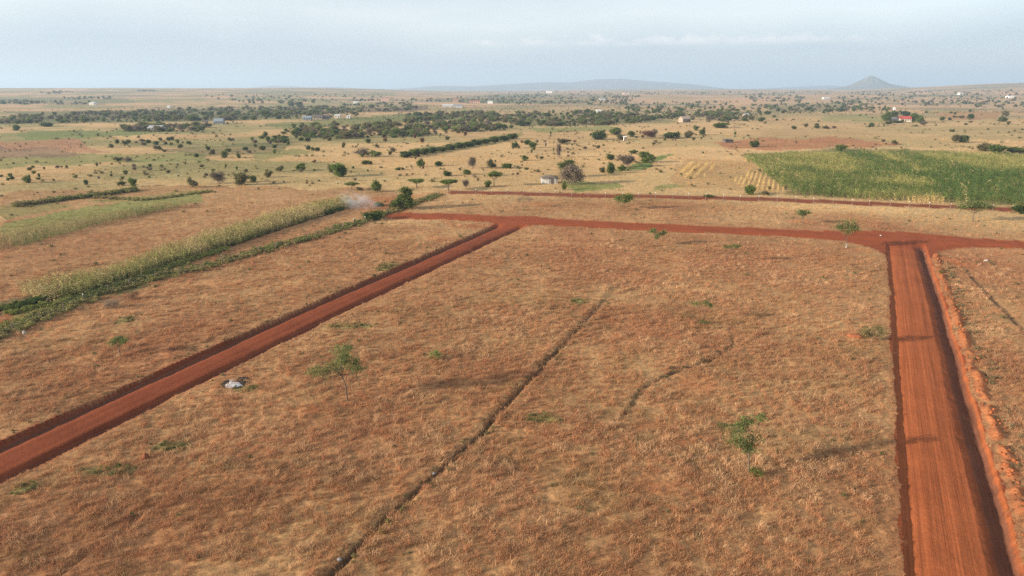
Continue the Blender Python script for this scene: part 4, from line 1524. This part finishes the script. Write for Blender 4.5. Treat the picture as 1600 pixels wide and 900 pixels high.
# the dark hedge of separate bushes
for i, t in enumerate(np.linspace(0, 1, 13)):
    px, py = 634 + t * 166, 246 - t * 29
    MID.append((px, py, 20 if i else 22, 11 if i < 4 else 8.5, 'round', None))
ORD = ['first', 'second', 'third', 'fourth', 'fifth', 'sixth', 'seventh', 'eighth', 'ninth', 'tenth', 'eleventh', 'twelfth', 'thirteenth', 'fourteenth']
hb = -1
for row in MID:
    px, py, w, h, kind, lb = row
    if lb is None:
        hb += 1
        place(px, py, w, h, kind, ('leftmost bush of the dark hedge slanting across the tan plain' if hb == 0 else 'rightmost bush of the dark hedge slanting across the tan plain' if hb == 12 else '%s bush from the left end of the dark slanting hedge' % ORD[hb]), 'bushes of the slanting hedge', name='hedge_bush')
    else:
        place(px, py, w, h, kind, lb)

# smaller bushes of the plain, told apart by what they stand near
MARKS = [(44, 280, 'dark upright bush at left'), (200, 286, 'bush pair above the hedge line'), (302, 287, 'flat grey-olive thorn bush'), (360, 284, 'broad grey thorn bush'),
         (351, 242, 'dark round tree at left'), (190, 250, 'dull bush on the green strip'), (60, 225, 'red bare patch at far left'), (246, 203, 'long grey-roofed house'), (343, 193, 'blue-grey roofed house'),
         (530, 265, 'big round green tree'), (430, 272, 'low olive bushes at left centre'), (489, 234, 'three small trees in a row'), (505, 186, 'dark-roofed pair of houses'), (589, 225, 'row of plain trees'),
         (640, 240, 'left end of the slanting hedge'), (815, 222, 'right end of the slanting hedge'), (860, 278, 'pale sheeted hut'), (873, 240, 'thin pale leafless tree'), (935, 212, 'bush by the white tank'),
         (976, 216, 'narrow white tank-like hut'), (1015, 210, 'brown-grey thicket'), (1090, 207, 'end of the long dark bush'), (1010, 246, 'dense bush on the green wedge'), (1137, 222, 'low dark shack'), (1069, 187, 'tan stone house'), (1165, 182, 'small grey house'),
         (1259, 197, 'olive tree above the red soil'), (1412, 186, 'red-roofed house'), (1500, 217, 'bush pair above the maize'), (1516, 182, 'dark tree on the far slope'), (1568, 184, 'two bushes at the right slope'), (1290, 155, 'pale shed below the conical hill'), (1320, 230, 'top edge of the maize'), (1560, 232, 'thicket above the maize')]
HUE = {'olive': 'olive', 'round': 'dark', 'grey': 'grey', 'green': 'green', 'brown': 'brown'}
seen_labels = {}


def near_label(px, py, w, kind):
    m = min(MARKS, key=lambda k: math.hypot((k[0] - px), (k[1] - py) * 2.2))
    dx, dy = px - m[0], (py - m[1]) * 2.2
    d = math.hypot(dx, dy)
    far = 'just' if d < 16 else 'a little' if d < 40 else 'further' if d < 80 else 'well'
    way = ('right of' if dx > 0 else 'left of') if abs(dx) > abs(dy) else ('in front of' if dy > 0 else 'behind')
    base = '%s %s bush %s %s the %s' % ('tiny' if w < 5 else 'small' if w < 8 else 'rounded', HUE[kind], far, way, m[2])
    seen_labels[base] = seen_labels.get(base, 0) + 1
    k = seen_labels[base]
    return base if k == 1 else '%s %s' % (ORD[k - 1], base)


ZS = [
    (46, [(0, 262), (330, 254), (420, 258), (400, 282), (0, 285)], (3, 8), (3, 7), ('olive', 'round', 'grey', 'green'), 'bushes on the left tan plain'),
    (44, [(120, 222), (400, 214), (470, 226), (420, 246), (200, 236)], (6, 12), (5, 9), ('olive', 'round', 'green', 'grey'), 'bushes on the mottled ground at left'),
    (46, [(420, 206), (640, 204), (660, 214), (520, 220), (400, 226)], (6, 12), (5, 9), ('round', 'olive', 'green'), 'bushes in the belt left of the hedge'),
    (40, [(800, 240), (1150, 222), (1160, 200), (1000, 200), (800, 214)], (3, 9), (3, 7), ('olive', 'brown', 'round', 'green', 'grey'), 'bushes beyond the hut'),
    (40, [(1180, 196), (1600, 214), (1600, 160), (1200, 172)], (4, 9), (3, 6), ('olive', 'round', 'green'), 'bushes round the red-roofed house'),
    (30, [(640, 236), (480, 252), (420, 290), (560, 288), (760, 252), (900, 238), (900, 262), (800, 284), (720, 284)], (3, 8), (3, 6), ('olive', 'brown', 'grey', 'green'), 'bushes in the tan grass before the hedge'),
]
for cnt, poly, wr, hr, kinds, grp in ZS:
    P = np.array(poly, dtype=float)
    got = 0
    while got < cnt:
        px, py = rng.uniform(P[:, 0].min(), P[:, 0].max()), rng.uniform(P[:, 1].min(), P[:, 1].max())
        if in_poly(np.array([px]), np.array([py]), poly)[0]:
            f = 0.6 + 0.4 * (py - 150) / 110
            w, h, kd = rng.uniform(*wr) * f, rng.uniform(*hr) * f, kinds[int(rng.integers(len(kinds)))]
            place(px, py, w, h, kd, near_label(px, py, w, kd), grp, name='plain_bush')
            got += 1

# far woods that read as one mass
FARLIB = [LIBM[k][i] for k in ('round', 'green', 'olive', 'olive', 'grey', 'pale') for i in range(2)]
fx, fy, fs = [], [], []
BELTS = [([(0, 184), (120, 178), (260, 172), (420, 168), (560, 170), (560, 182), (400, 188), (120, 192), (0, 194)], 620),
         ([(0, 158), (140, 160), (140, 164), (0, 163)], 70), ([(60, 144), (120, 143), (110, 147), (60, 147)], 26), ([(100, 152), (180, 152), (170, 156), (100, 155)], 30),
         ([(210, 141.5), (250, 141.5), (250, 143), (215, 143)], 26), ([(400, 172), (640, 158), (660, 172), (420, 182)], 230),
         ([(460, 198), (700, 190), (800, 182), (800, 204), (640, 214), (520, 218), (440, 212)], 330), ([(630, 180), (760, 176), (800, 184), (640, 190)], 160),
         ([(630, 156), (820, 148), (1000, 150), (980, 164), (800, 164), (680, 160)], 420), ([(800, 178), (960, 174), (1040, 184), (980, 196), (800, 198)], 300),
         ([(960, 160), (1180, 158), (1200, 190), (1000, 186)], 260), ([(1160, 148), (1260, 150), (1250, 160), (1170, 158)], 110),
         ([(1180, 164), (1330, 158), (1400, 172), (1220, 178)], 230), ([(1300, 150), (1600, 152), (1600, 170), (1330, 164)], 260),
         ([(700, 142.5), (1300, 143), (1300, 149), (800, 148)], 240), ([(300, 148), (600, 148), (640, 158), (380, 164)], 150),
         ([(1300, 143), (1600, 142), (1600, 150), (1350, 150)], 160), ([(180, 196), (330, 198), (310, 206), (200, 206)], 90), 
         ([(1030, 176), (1200, 178), (1200, 190), (1060, 192)], 80), ([(560, 240), (620, 236), (620, 244), (560, 248)], 6)]
_RF = np.geomspace(230, 13500, 240)


def gp_far(px, py):
    a, t = (px - 800) / FPX, (py - 450) / FPX
    sn, c = math.sin(PITCH), math.cos(PITCH)
    dx, dy, dz = a, c - t * sn, -(sn + t * c)
    k = _RF[None, :] / np.hypot(dx, dy)[:, None]
    X, Y = dx[:, None] * k, dy[:, None] * k
    gap = H + dz[:, None] * k - base_h(X, Y)
    i = np.clip(np.argmax(gap <= 0, axis=1), 1, len(_RF) - 1)
    r = np.arange(len(px))
    g0, g1 = gap[r, i - 1], gap[r, i]
    f = np.clip(g0 / np.maximum(g0 - g1, 1e-6), 0, 1)
    return X[r, i - 1] * (1 - f) + X[r, i] * f, Y[r, i - 1] * (1 - f) + Y[r, i] * f


for poly, cnt in BELTS:
    P = np.array(poly, dtype=float)
    px = rng.uniform(P[:, 0].min(), P[:, 0].max(), int(cnt * 9))
    py = rng.uniform(P[:, 1].min(), P[:, 1].max(), int(cnt * 9))
    k = in_poly(px, py, poly) & (vnoise(px / 13, py / 3.2, 211) > rng.uniform(.1, .55, px.shape))
    px, py = px[k][:int(cnt * 1.7)], py[k][:int(cnt * 1.7)]
    x, y = gp_far(px, py)
    fx.append(x)
    fy.append(y)
    fs.append((0.9 + 3.7 * rng.uniform(size=len(x)) ** 1.8) * (1.0 + 0.35 * np.minimum(np.hypot(x, y) / 3000, 1)))
fx, fy, fs = map(np.concatenate, (fx, fy, fs))
n = len(fx)
fz = full_height(fx, fy)[0]
gn_scatter('far_woodland', np.stack([fx, fy, fz], -1), np.stack([np.zeros(n), np.zeros(n), rng.uniform(0, 6.28, n)], -1),
           np.stack([fs * rng.uniform(1.0, 2.0, n), fs * rng.uniform(1.0, 2.0, n), fs], -1), rng.integers(0, len(FARLIB), n), np.ones((n, 3)) * .5, FARLIB,
           'dark belts of trees far off below the skyline', [L_DARK])

# ------------------------------------------------------------------ fences


def fence(line, spacing, label, post_h, tops, tilt, seed, start=0.0):
    rg = random.Random(seed)
    seg = [math.dist(line[i], line[i + 1]) for i in range(len(line) - 1)]
    cum = np.concatenate([[0], np.cumsum(seg)])
    ss = np.arange(start, cum[-1], spacing)
    ox, oy = line[0]
    root = link('fence', None, None, (ox, oy, 0), 0, None, label, 'fence')
    posts = []
    for i in range(3):
        mb = MB()
        g = 0.065 + 0.012 * i
        mb.tube([(0, 0, -0.4), (0.02 * i, 0, post_h * .5), (0.03, 0.01 * i, post_h * .97), (0.03, 0.01 * i, post_h)], [g, g * .95, g * .88, g * .7], 7)
        posts.append(mb.mesh('post', [M_POST]))
    mb = MB()
    mb.tube([(0, 0, .08), (0, 0, .26), (0, 0, .30)], [.08, .08, .06], 7)
    capm = mb.mesh('painted_top', [M_WHITE])
    tops_pts = []
    for k, s in enumerate(ss):
        s = s + rg.uniform(-.35, .35)
        x, y = float(np.interp(s, cum, [p[0] for p in line])), float(np.interp(s, cum, [p[1] for p in line]))
        z = ground_z(x, y)
        p = link('post', posts[k % 3], root, (x - ox, y - oy, z))
        hs = rg.uniform(.88, 1.12)
        p.rotation_euler = (rg.gauss(0, tilt), rg.gauss(0, tilt), rg.uniform(0, 6))
        p.scale = (1, 1, hs)
        if tops and rg.random() < tops:
            link('painted_top', capm, p, (0.03, 0, post_h - .27))
        tops_pts.append((x - ox, y - oy, z, hs))
    for j, hh in enumerate((.35, .62, .88)):
        mb = MB()
        mb.tube([(x, y, z + post_h * hh * hs + 0.0) for x, y, z, hs in tops_pts], [0.008] * len(tops_pts), 3, False)
        link('wire', mb.mesh('wire', [M_WIRE]), root)
    return root


fence(F_line, 4.3, 'weathered post and wire fence along the green weeds at left', 1.5, 0.12, 0.05, 1)
FD = offset_right(D_line[:-1], D_W / 2 + 0.9) + [D_line[-1]]
FD = [flat(690, 303)] + FD[1:-1]
fence(FD, 4.7, 'long fence of white-topped posts in front of the narrow red track', 1.65, 0.8, 0.03, 2, 1.0)

# ------------------------------------------------------------------ buildings
M_TIN = mat_plain('old_tin', (0.33, 0.34, 0.34), 0.6, 0.3, 2.0, 0.2, 0.2)
M_TINB = mat_plain('blue_grey_tin', (0.20, 0.25, 0.29), 0.6, 0.3, 2.0, 0.2, 0.2)
M_TINP = mat_plain('pale_tin', (0.50, 0.51, 0.50), 0.6, 0.3, 2.0, 0.15, 0.2)
M_REDR = mat_plain('red_roof_sheet', (0.36, 0.07, 0.055), 0.7, 0.2, 1.2, 0.3)
M_RUST = mat_plain('rusty_roof', (0.30, 0.13, 0.085), 0.8, 0.15, 2.0, 0.25)
M_CREAM = mat_plain('cream_plaster', (0.60, 0.54, 0.45), 0.9, 0.1, 2.0, 0.1)
M_STONE = mat_plain('tan_stone', (0.30, 0.24, 0.19), 0.9, 0.1, 2.0, 0.2)
M_PINK = mat_plain('pink_plaster', (0.52, 0.36, 0.29), 0.9, 0.1, 2.0, 0.1)
M_DARKR = mat_plain('dark_roof', (0.10, 0.09, 0.085), 0.85, 0.1, 2.0, 0.3)
M_GLASS = mat_plain('dark_pane', (0.04, 0.045, 0.05), 0.2, 0.5, 2.0, 0.1)
M_DOOR = mat_plain('door_paint', (0.13, 0.10, 0.085), 0.7, 0.2, 3.0, 0.2)
M_TARP = mat_plain('white_sheeting', (0.66, 0.64, 0.58), 0.75, 0.2, 2.0, 0.18)
M_ROOFD = mat_plain('dark_thatch', (0.15, 0.125, 0.105), 0.95, 0.05, 5.0, 0.3)


def house(px, py, wpx, wall_h, roof_h, dep, wall_m, roof_m, label, rz=0.0, wins=3, name='house', cat='house', flat_roof=False):
    x, y, z = gp(px, py)
    W = wpx * px_m(x, y, z)[0] / 2
    D = dep / 2
    root = link(name, None, None, (x, y, z - .05), rz, None, label, cat)
    mb = MB()
    mb.box((-W, -D, -.4), (W, D, wall_h))
    if not flat_roof:
        for sx in (-1, 1):
            xx = sx * (W - .01)
            mb.add([(xx, -D, wall_h), (xx, D, wall_h), (xx, 0, wall_h + roof_h * .93)], None, [(0, 1, 2) if sx > 0 else (0, 2, 1)])
    link('wall', mb.mesh('wall', [wall_m]), root)
    o, t = .45, .09
    mb = MB()
    if flat_roof:
        mb.add([(-W - o, -D - o, wall_h + .02), (W + o, -D - o, wall_h + .02), (W + o, D + o, wall_h + roof_h), (-W - o, D + o, wall_h + roof_h),
                (-W - o, -D - o, wall_h + .12), (W + o, -D - o, wall_h + .12), (W + o, D + o, wall_h + roof_h + .1), (-W - o, D + o, wall_h + roof_h + .1)],
               [(0, 3, 2, 1), (4, 5, 6, 7), (0, 1, 5, 4), (1, 2, 6, 5), (2, 3, 7, 6), (3, 0, 4, 7)])
        link('roof', mb.mesh('roof', [roof_m]), root)
    else:
        k = roof_h / D
        for sy in (-1, 1):
            mb = MB()
            e = (D + o) * sy
            ez = wall_h - o * k
            V = [(-W - o, 0, wall_h + roof_h), (W + o, 0, wall_h + roof_h), (W + o, e, ez), (-W - o, e, ez)]
            V = [(a, b, c + .03) for a, b, c in V] + [(a, b, c + .03 + t) for a, b, c in V]
            mb.add(V, [(0, 1, 2, 3), (7, 6, 5, 4), (0, 4, 5, 1), (1, 5, 6, 2), (2, 6, 7, 3), (3, 7, 4, 0)])
            link('roof_slope', mb.mesh('roof_slope', [roof_m]), root)
    wb = MB()
    wb.box((-.5, -.03, 0), (.5, .03, .95))
    wm = wb.mesh('window', [M_GLASS])
    for i in range(wins):
        wxp = -W + (i + .5) * 2 * W / wins
        if i == wins // 2:
            db = MB()
            db.box((-.5, -.04, 0), (.5, .03, 2.05))
            link('door', db.mesh('door', [M_DOOR]), root, (wxp, -D - .02, 0))
        else:
            link('window', wm, root, (wxp, -D - .02, 1.05))
    return root


house(1412, 190, 17, 2.7, 2.3, 8, M_CREAM, M_REDR, 'bright red-roofed house among green trees at the right', -.12, 5)
house(1395, 190, 8, 2.3, 1.0, 4, M_STONE, M_TIN, 'grey outbuilding left of the red-roofed house', .1, 2, 'shed', 'shed')
house(1397, 173.5, 2.6, 4.5, .4, 2.6, M_WHITE, M_WHITE, 'tiny white water tower behind the red-roofed house', 0, 1, 'water_tower', 'tower', True)
house(343, 194, 13, 2.8, 2.0, 8, M_TIN, M_TINB, 'grey house with blue-grey roof in the far left greenery', .1, 4)
house(322, 194.5, 4, 3.0, .6, 5, M_STONE, M_DARKR, 'narrow tan building left of the blue-grey roofed house', .1, 1, 'house', 'house', True)
house(246, 204, 20, 2.2, 1.6, 9, M_TIN, M_TIN, 'long grey-roofed house low in bushes at far left', -.05, 4)
house(481, 188, 12, 2.6, 1.6, 7, M_TINB, M_TINB, 'bluish tin house left of the dark-roofed group', .05, 3)
house(498, 186.5, 13, 2.4, 2.0, 7, M_STONE, M_DARKR, 'dark-roofed house, left of the close pair', .0, 3)
house(510, 186, 11, 2.4, 1.7, 7, M_STONE, M_DARKR, 'dark-roofed house, right of the close pair', .1, 3)
house(528, 184.5, 8, 2.6, 1.2, 6, M_CREAM, M_TINP, 'small pale house right of the dark-roofed pair', .0, 2)
house(545, 185, 5, 2.4, .6, 5, M_WHITE, M_TINP, 'little white hut right of the small pale house', 0, 1, 'hut', 'hut', True)
house(602, 158, 12, 6.5, 1.0, 12, M_PINK, M_RUST, 'tall pinkish building rising over far trees', .1, 3, 'building', 'building', True)
house(556, 162, 7, 3, 1.4, 8, M_WHITE, M_TINP, 'small white house left of the tall pinkish building', 0, 3)
house(700, 167.5, 16, 3.2, 1.6, 12, M_TINP, M_TINP, 'long pale shed, left of the end-to-end pair', .0, 5, 'shed', 'shed')
house(716, 168, 13, 3.2, 1.6, 12, M_TINP, M_TINB, 'long pale shed, right of the end-to-end pair', .0, 4, 'shed', 'shed')
house(712, 159, 10, 3.4, 2.4, 10, M_PINK, M_RUST, 'house with rusty red roof above the long pale sheds', .05, 3)
house(742, 161, 16, 3.2, 2.2, 10, M_PINK, M_RUST, 'wider rusty-roofed house right of the other rusty roof', .0, 5)
house(766, 162, 8, 4.5, 1.2, 9, M_WHITE, M_TINP, 'bright white house among the far roofs', .0, 3)
house(935, 177, 7, 3, 1.5, 8, M_WHITE, M_TINP, 'white house above the central tree belt', .1, 3)
house(941, 156.5, 9, 4, 1.6, 12, M_TINP, M_TINB, 'pale blue-roofed building near the middle skyline', .0, 3, 'building', 'building')
house(858, 145.5, 9, 9, 1, 22, M_WHITE, M_WHITE, 'white block on the skyline above the trees', .0, 3, 'building', 'building', True)
house(978, 148, 10, 6, 1.5, 20, M_PINK, M_TINP, 'low pinkish building just under the mountain ridge', .0, 3, 'building', 'building')
house(1069, 191, 13, 3.4, 2.0, 8, M_STONE, M_STONE, 'tan stone house on the plain beyond the brown thicket', .3, 3)
house(1165, 184, 7, 2.8, 1.8, 6, M_STONE, M_TIN, 'small grey house on the plain right of the tan stone house', .2, 2)
house(976, 220, 3.4, 2.3, .3, 1.6, M_WHITE, M_WHITE, 'narrow white tank-like hut among bushes at the centre', 0, 1, 'hut', 'hut', True)
house(1137, 223, 13, 1.5, .35, 4, M_DARKR, M_DARKR, 'low dark shack on the red soil left of the maize', .1, 2, 'shack', 'shack', True)
house(1290, 155, 9, 4, 1.5, 12, M_TINP, M_TINP, 'long pale shed below the conical hill', .0, 4, 'shed', 'shed')
house(1500, 148, 6, 5, 1.5, 14, M_WHITE, M_TINP, 'white building on the far right plain', .0, 3, 'building', 'building')
house(1578, 153, 9, 4, 1.5, 14, M_WHITE, M_TINP, 'long white building near the right edge of the far plain', .0, 4, 'building', 'building')
house(146, 164, 7, 3.5, 1.6, 12, M_WHITE, M_TINP, 'white house on the far pale slope at left', .0, 3)
house(265, 169, 4, 3.0, 1.2, 7, M_WHITE, M_TINP, 'small white house at the edge of the far left tree belt', .0, 2)

# the pale hut near the far fence: sheeted walls under a drooping dark roof
hx, hy, hz = gp(858, 286)
mx, mz = px_m(hx, hy, hz)
hut = link('hut', None, None, (hx, hy, hz), .12, None, 'pale sheeted hut with dark drooping roof beside the half-bare tree', 'hut')
HW, HH = 12.0 * mx, 10.5 * mz
NP = 7
for i in range(NP):
    x0, x1 = -HW + 2 * HW * i / NP, -HW + 2 * HW * (i + 1) / NP
    mb = MB()
    mb.box((x0 + .01, -1.8 - .02 * (i % 2), -.2), (x1 - .01, -1.74 - .02 * (i % 2), HH * (.80 + .17 * math.sin(math.pi * (i + .5) / NP))))
    link('wall_panel', mb.mesh('wall_panel', [M_TARP if i not in (3, 6) else M_TIN]), hut)
for nm, lo, hi in (('side_wall', (-HW, -1.735, -.2), (-HW + .06, 1.8, HH * .8)), ('side_wall', (HW - .06, -1.735, -.2), (HW, 1.8, HH * .8)), ('back_wall', (-HW + .065, 1.74, -.2), (HW - .065, 1.8, HH * .8))):
    mb = MB()
    mb.box(lo, hi)
    link(nm, mb.mesh(nm, [M_TIN]), hut)
mb = MB()
db = MB()
db.box((-.42, -.05, -.1), (.42, .0, 1.75))
link('door', db.mesh('door', [M_DOOR]), hut, (HW * .28, -1.85, 0))
nx, ny = 13, 7
RV = []
for i in range(nx):
    for j in range(ny):
        u, v = i / (nx - 1), j / (ny - 1)
        xx, yy = (u - .5) * 2 * (HW + .35), (v - .5) * 2 * 2.2
        zz = HH * (.80 + .32 * math.sin(math.pi * u) ** .8 * (1 - .6 * abs(2 * v - 1) ** 1.5)) + .08 * math.sin(9 * u + 5 * v)
        RV.append((xx, yy, zz))
Ir = np.arange(nx * ny).reshape(nx, ny)
qr = np.stack([Ir[:-1, :-1], Ir[1:, :-1], Ir[1:, 1:], Ir[:-1, 1:]], -1).reshape(-1, 4)
RV2 = [(a, b, c + .12) for a, b, c in RV]
bd = list(Ir[:, 0]) + list(Ir[-1, 1:]) + list(Ir[::-1, -1][1:]) + list(Ir[0, ::-1][1:-1])
m_ = nx * ny
side_q = [(bd[i], bd[(i + 1) % len(bd)], bd[(i + 1) % len(bd)] + m_, bd[i] + m_) for i in range(len(bd))]
mb.add(RV + RV2, list(qr[:, ::-1]) + list(qr + m_) + side_q)
link('roof', mb.mesh('roof', [M_ROOFD], True), hut)

# ------------------------------------------------------------------ small things on the field
M_ROCK = mat_plain('pale_rock', (0.40, 0.37, 0.33), 0.9, 0.1, 5.0, 0.25)
M_GREYR = mat_plain('grey_rock', (0.27, 0.27, 0.28), 0.9, 0.1, 5.0, 0.25)
M_ASH = mat_plain('white_ash', (0.45, 0.46, 0.48), 0.95, 0.05, 2.2, 0.45)
M_CHAR = mat_plain('char', (0.035, 0.03, 0.028), 0.95, 0.05, 4.0, 0.4)
M_MOUND = mat_plain('red_mound_earth', (0.27, 0.098, 0.045), 0.95, 0.05, 4.0, 0.3)


M_DMOUND = mat_plain('dark_red_earth', (0.19, 0.07, 0.035), 0.95, 0.05, 6.0, 0.35)


def lump(name, px, py, size, mat, label, cat, seed, rough=.45, parent=None, off=(0, 0, 0), part=False):
    rg = np.random.default_rng(seed)
    nu, nv = 12, 8
    V = []
    for i in range(nv + 1):
        th = math.pi * i / nv
        for j in range(nu):
            ph = 2 * math.pi * j / nu
            d = np.array([math.sin(th) * math.cos(ph), math.sin(th) * math.sin(ph), math.cos(th)])
            r = 1 + rough * (fbm(np.array([d[0] * 1.7 + seed + d[2]]), np.array([d[1] * 1.7 + d[2] * 1.3]), seed, 3)[0] - .5) * 2
            V.append(d * r * np.array(size))
    I = np.arange((nv + 1) * nu).reshape(nv + 1, nu)
    q = np.stack([I[:-1], I[1:], np.roll(I[1:], -1, 1), np.roll(I[:-1], -1, 1)], -1).reshape(-1, 4)
    me = fast_mesh(name, np.array(V), [q], [mat], True)
    if parent is not None:
        return link(name, me, parent, off)
    x, y, z = gp(px, py)
    return link(name, me, None, (x, y, z + size[2] * .45), 0, None, label, cat)


x, y, z = gp(366, 602)
ash = link('ash_heap', None, None, (x, y, z), -.15, None, 'burnt patch with white ash and black rim beside the diagonal road', 'ash heap')
mxa = px_m(x, y, z)[0]
for i, (ox, oy, sx, sy, mt, nm) in enumerate([(0, .1, 19, 20, M_CHAR, 'char_bed'), (1, -.2, 14, 15, M_ASH, 'ash_mound'), (-9, .5, 7, 9, M_ASH, 'ash_mound'), (12, .4, 6, 7, M_CHAR, 'charred_lump'), (-15, .2, 6, 8, M_CHAR, 'charred_lump'), (3, 1.4, 9, 6, M_CHAR, 'charred_lump')]):
    lump(nm, 0, 0, (sx * mxa, sy * mxa * .9, (.07, .14, .11, .13, .12, .1)[i]), mt, None, None, 40 + i, .35, ash, (ox * mxa, oy, .02 + .015 * i))
lump('termite_mound', 228, 718, (.26, .24, .30), M_DMOUND, 'small red termite mound in the lower left grass', 'mound', 51)
lump('earth_mound', 1336, 527, (1.0, .8, .24), M_MOUND, 'bare red earth mound left of the scraggy bush', 'mound', 52)
lump('rock', 38, 523, (.22, .2, .34), M_ROCK, 'pale pointed stone below the left fence', 'rock', 53)
lump('rock', 531, 881, (.17, .15, .12), M_GREYR, 'pale grey stone in the near end of the trench', 'rock', 54)
lump('rock', 678, 742, (.14, .12, .1), M_GREYR, 'grey stone on the trench edge further along', 'rock', 55)
lump('rock', 1541, 408, (.34, .28, .2), M_ROCK, 'pale boulder right of the road junction', 'rock', 56)
lump('rock', 1376, 369, (.2, .18, .13), M_ROCK, 'small white stone on the crossing road near the junction', 'rock', 57)
lump('rock', 1447, 392, (.2, .2, .18), M_MOUND, 'reddish clod at the corner of the road junction', 'rock', 58)
lump('rock', 220, 434, (.45, .3, .3), M_GREYR, 'grey stone beside the track under the maize strip', 'rock', 59)
lump('rock', 188, 447, (.5, .35, .3), M_GREYR, 'second grey stone lower along the same track', 'rock', 60)
x, y, z = gp(1319.5, 386)
mk = link('marker_post', None, None, (x, y - .6, z), .2, None, 'short white marker post at the foot of the leafy young tree', 'marker')
mb = MB()
mb.box((-.10, -.10, -.3), (.10, .10, .75))
link('shaft', mb.mesh('shaft', [M_WHITE]), mk)
mb = MB()
mb.add([(-.11, -.11, .752), (.11, -.11, .752), (.11, .11, .752), (-.11, .11, .752), (0, 0, .84)], [(0, 3, 2, 1)], [(0, 1, 4), (1, 2, 4), (2, 3, 4), (3, 0, 4)])
link('cap', mb.mesh('cap', [M_WHITE]), mk)
# spoil clods along the right road
cl = offset_right(C_edge, C_W + 0.9)
CL_M = []
for i in range(4):
    o = lump('earth_clods', 0, 0, (1, 1, .8), M_MOUND, None, None, 70 + i, .4, g_obj)
    CL_M.append(o.data)
    bpy.data.objects.remove(o)
M_CLOD = mat_instanced('clod_earth', 0.0, 0.1)
for me in CL_M:
    me.materials.clear()
    me.materials.append(M_CLOD)
seg = [math.dist(cl[i], cl[i + 1]) for i in range(len(cl) - 1)]
cum = np.concatenate([[0], np.cumsum(seg)])
s = rng.uniform(0, cum[-1] - 8, 520)
cx = np.interp(s, cum, [p[0] for p in cl]) + rng.normal(0, .45, 520)
cy = np.interp(s, cum, [p[1] for p in cl]) + rng.normal(0, .3, 520)
czz, csd = full_height(cx, cy)[:2]
k = csd > 0.15
cx, cy, czz = cx[k], cy[k], czz[k]
n = len(cx)
cs = .03 + .17 * rng.uniform(size=n) ** 3
gn_scatter('spoil_clods', np.stack([cx, cy, czz + cs * .2], -1), rng.uniform(0, 6.28, (n, 3)), np.stack([cs, cs, cs], -1), rng.integers(0, 4, n),
           np.array([0.30, 0.10, 0.04]) * rng.uniform(.65, 1.1, (n, 1)), CL_M, 'orange earth clods thrown up beside the right road', [M_CLOD])

# ------------------------------------------------------------------ smoke wisp and the air
sx, sy, sz = gp(570, 330)
rg = np.random.default_rng(5)
mb = MB()
nu, nv = 20, 12
V = []
for i in range(nv + 1):
    th = math.pi * i / nv
    for j in range(nu):
        ph = 2 * math.pi * j / nu
        V.append((math.sin(th) * math.cos(ph), math.sin(th) * math.sin(ph), math.cos(th)))
I = np.arange((nv + 1) * nu).reshape(nv + 1, nu)
q = np.stack([I[:-1], I[1:], np.roll(I[1:], -1, 1), np.roll(I[:-1], -1, 1)], -1).reshape(-1, 4)
ms = Mat('smoke')
pc = ms.coord('Object')
ln = ms.node('ShaderNodeVectorMath', operation='LENGTH')
ms.l.new(pc, ln.inputs[0])
fall = ms.math('SUBTRACT', 1.0, ln.outputs['Value'], True)
nz = ms.noise(pc, 1.9, 5, .65)
dens = ms.math('MULTIPLY', ms.math('MULTIPLY', fall, ms.math('SUBTRACT', nz, 0.47, True)), 2.6)
pv = ms.node('ShaderNodeVolumePrincipled')
pv.inputs['Color'].default_value = (0.86, 0.89, 0.95, 1)
ms.l.new(dens, pv.inputs['Density'])
ms.l.new(pv.outputs[0], ms.out.inputs['Volume'])
sm = link('smoke', fast_mesh('smoke', np.array(V), [q], [ms.m], True), None, (sx - 2.0, sy + 2.5, sz + 2.3), 0, (6.5, 3.6, 2.9), 'thin bluish smoke wisp drifting at the end of the maize strip', 'smoke', kind='stuff')
sm.rotation_euler = (0, math.radians(14), 0)

mh = Mat('haze_air')
hv = mh.node('ShaderNodeVolumePrincipled')
hv.inputs['Color'].default_value = (0.60, 0.79, 1.0, 1)
hv.inputs['Density'].default_value = 0.000155
hv.inputs['Anisotropy'].default_value = 0.15
mh.l.new(hv.outputs[0], mh.out.inputs['Volume'])
mb = MB()
mb.box((-19000, -3000, -40), (19000, 14500, 240))
link('haze', mb.mesh('haze', [mh.m]), kind='stuff', label='pale blue haze filling the air to the horizon')
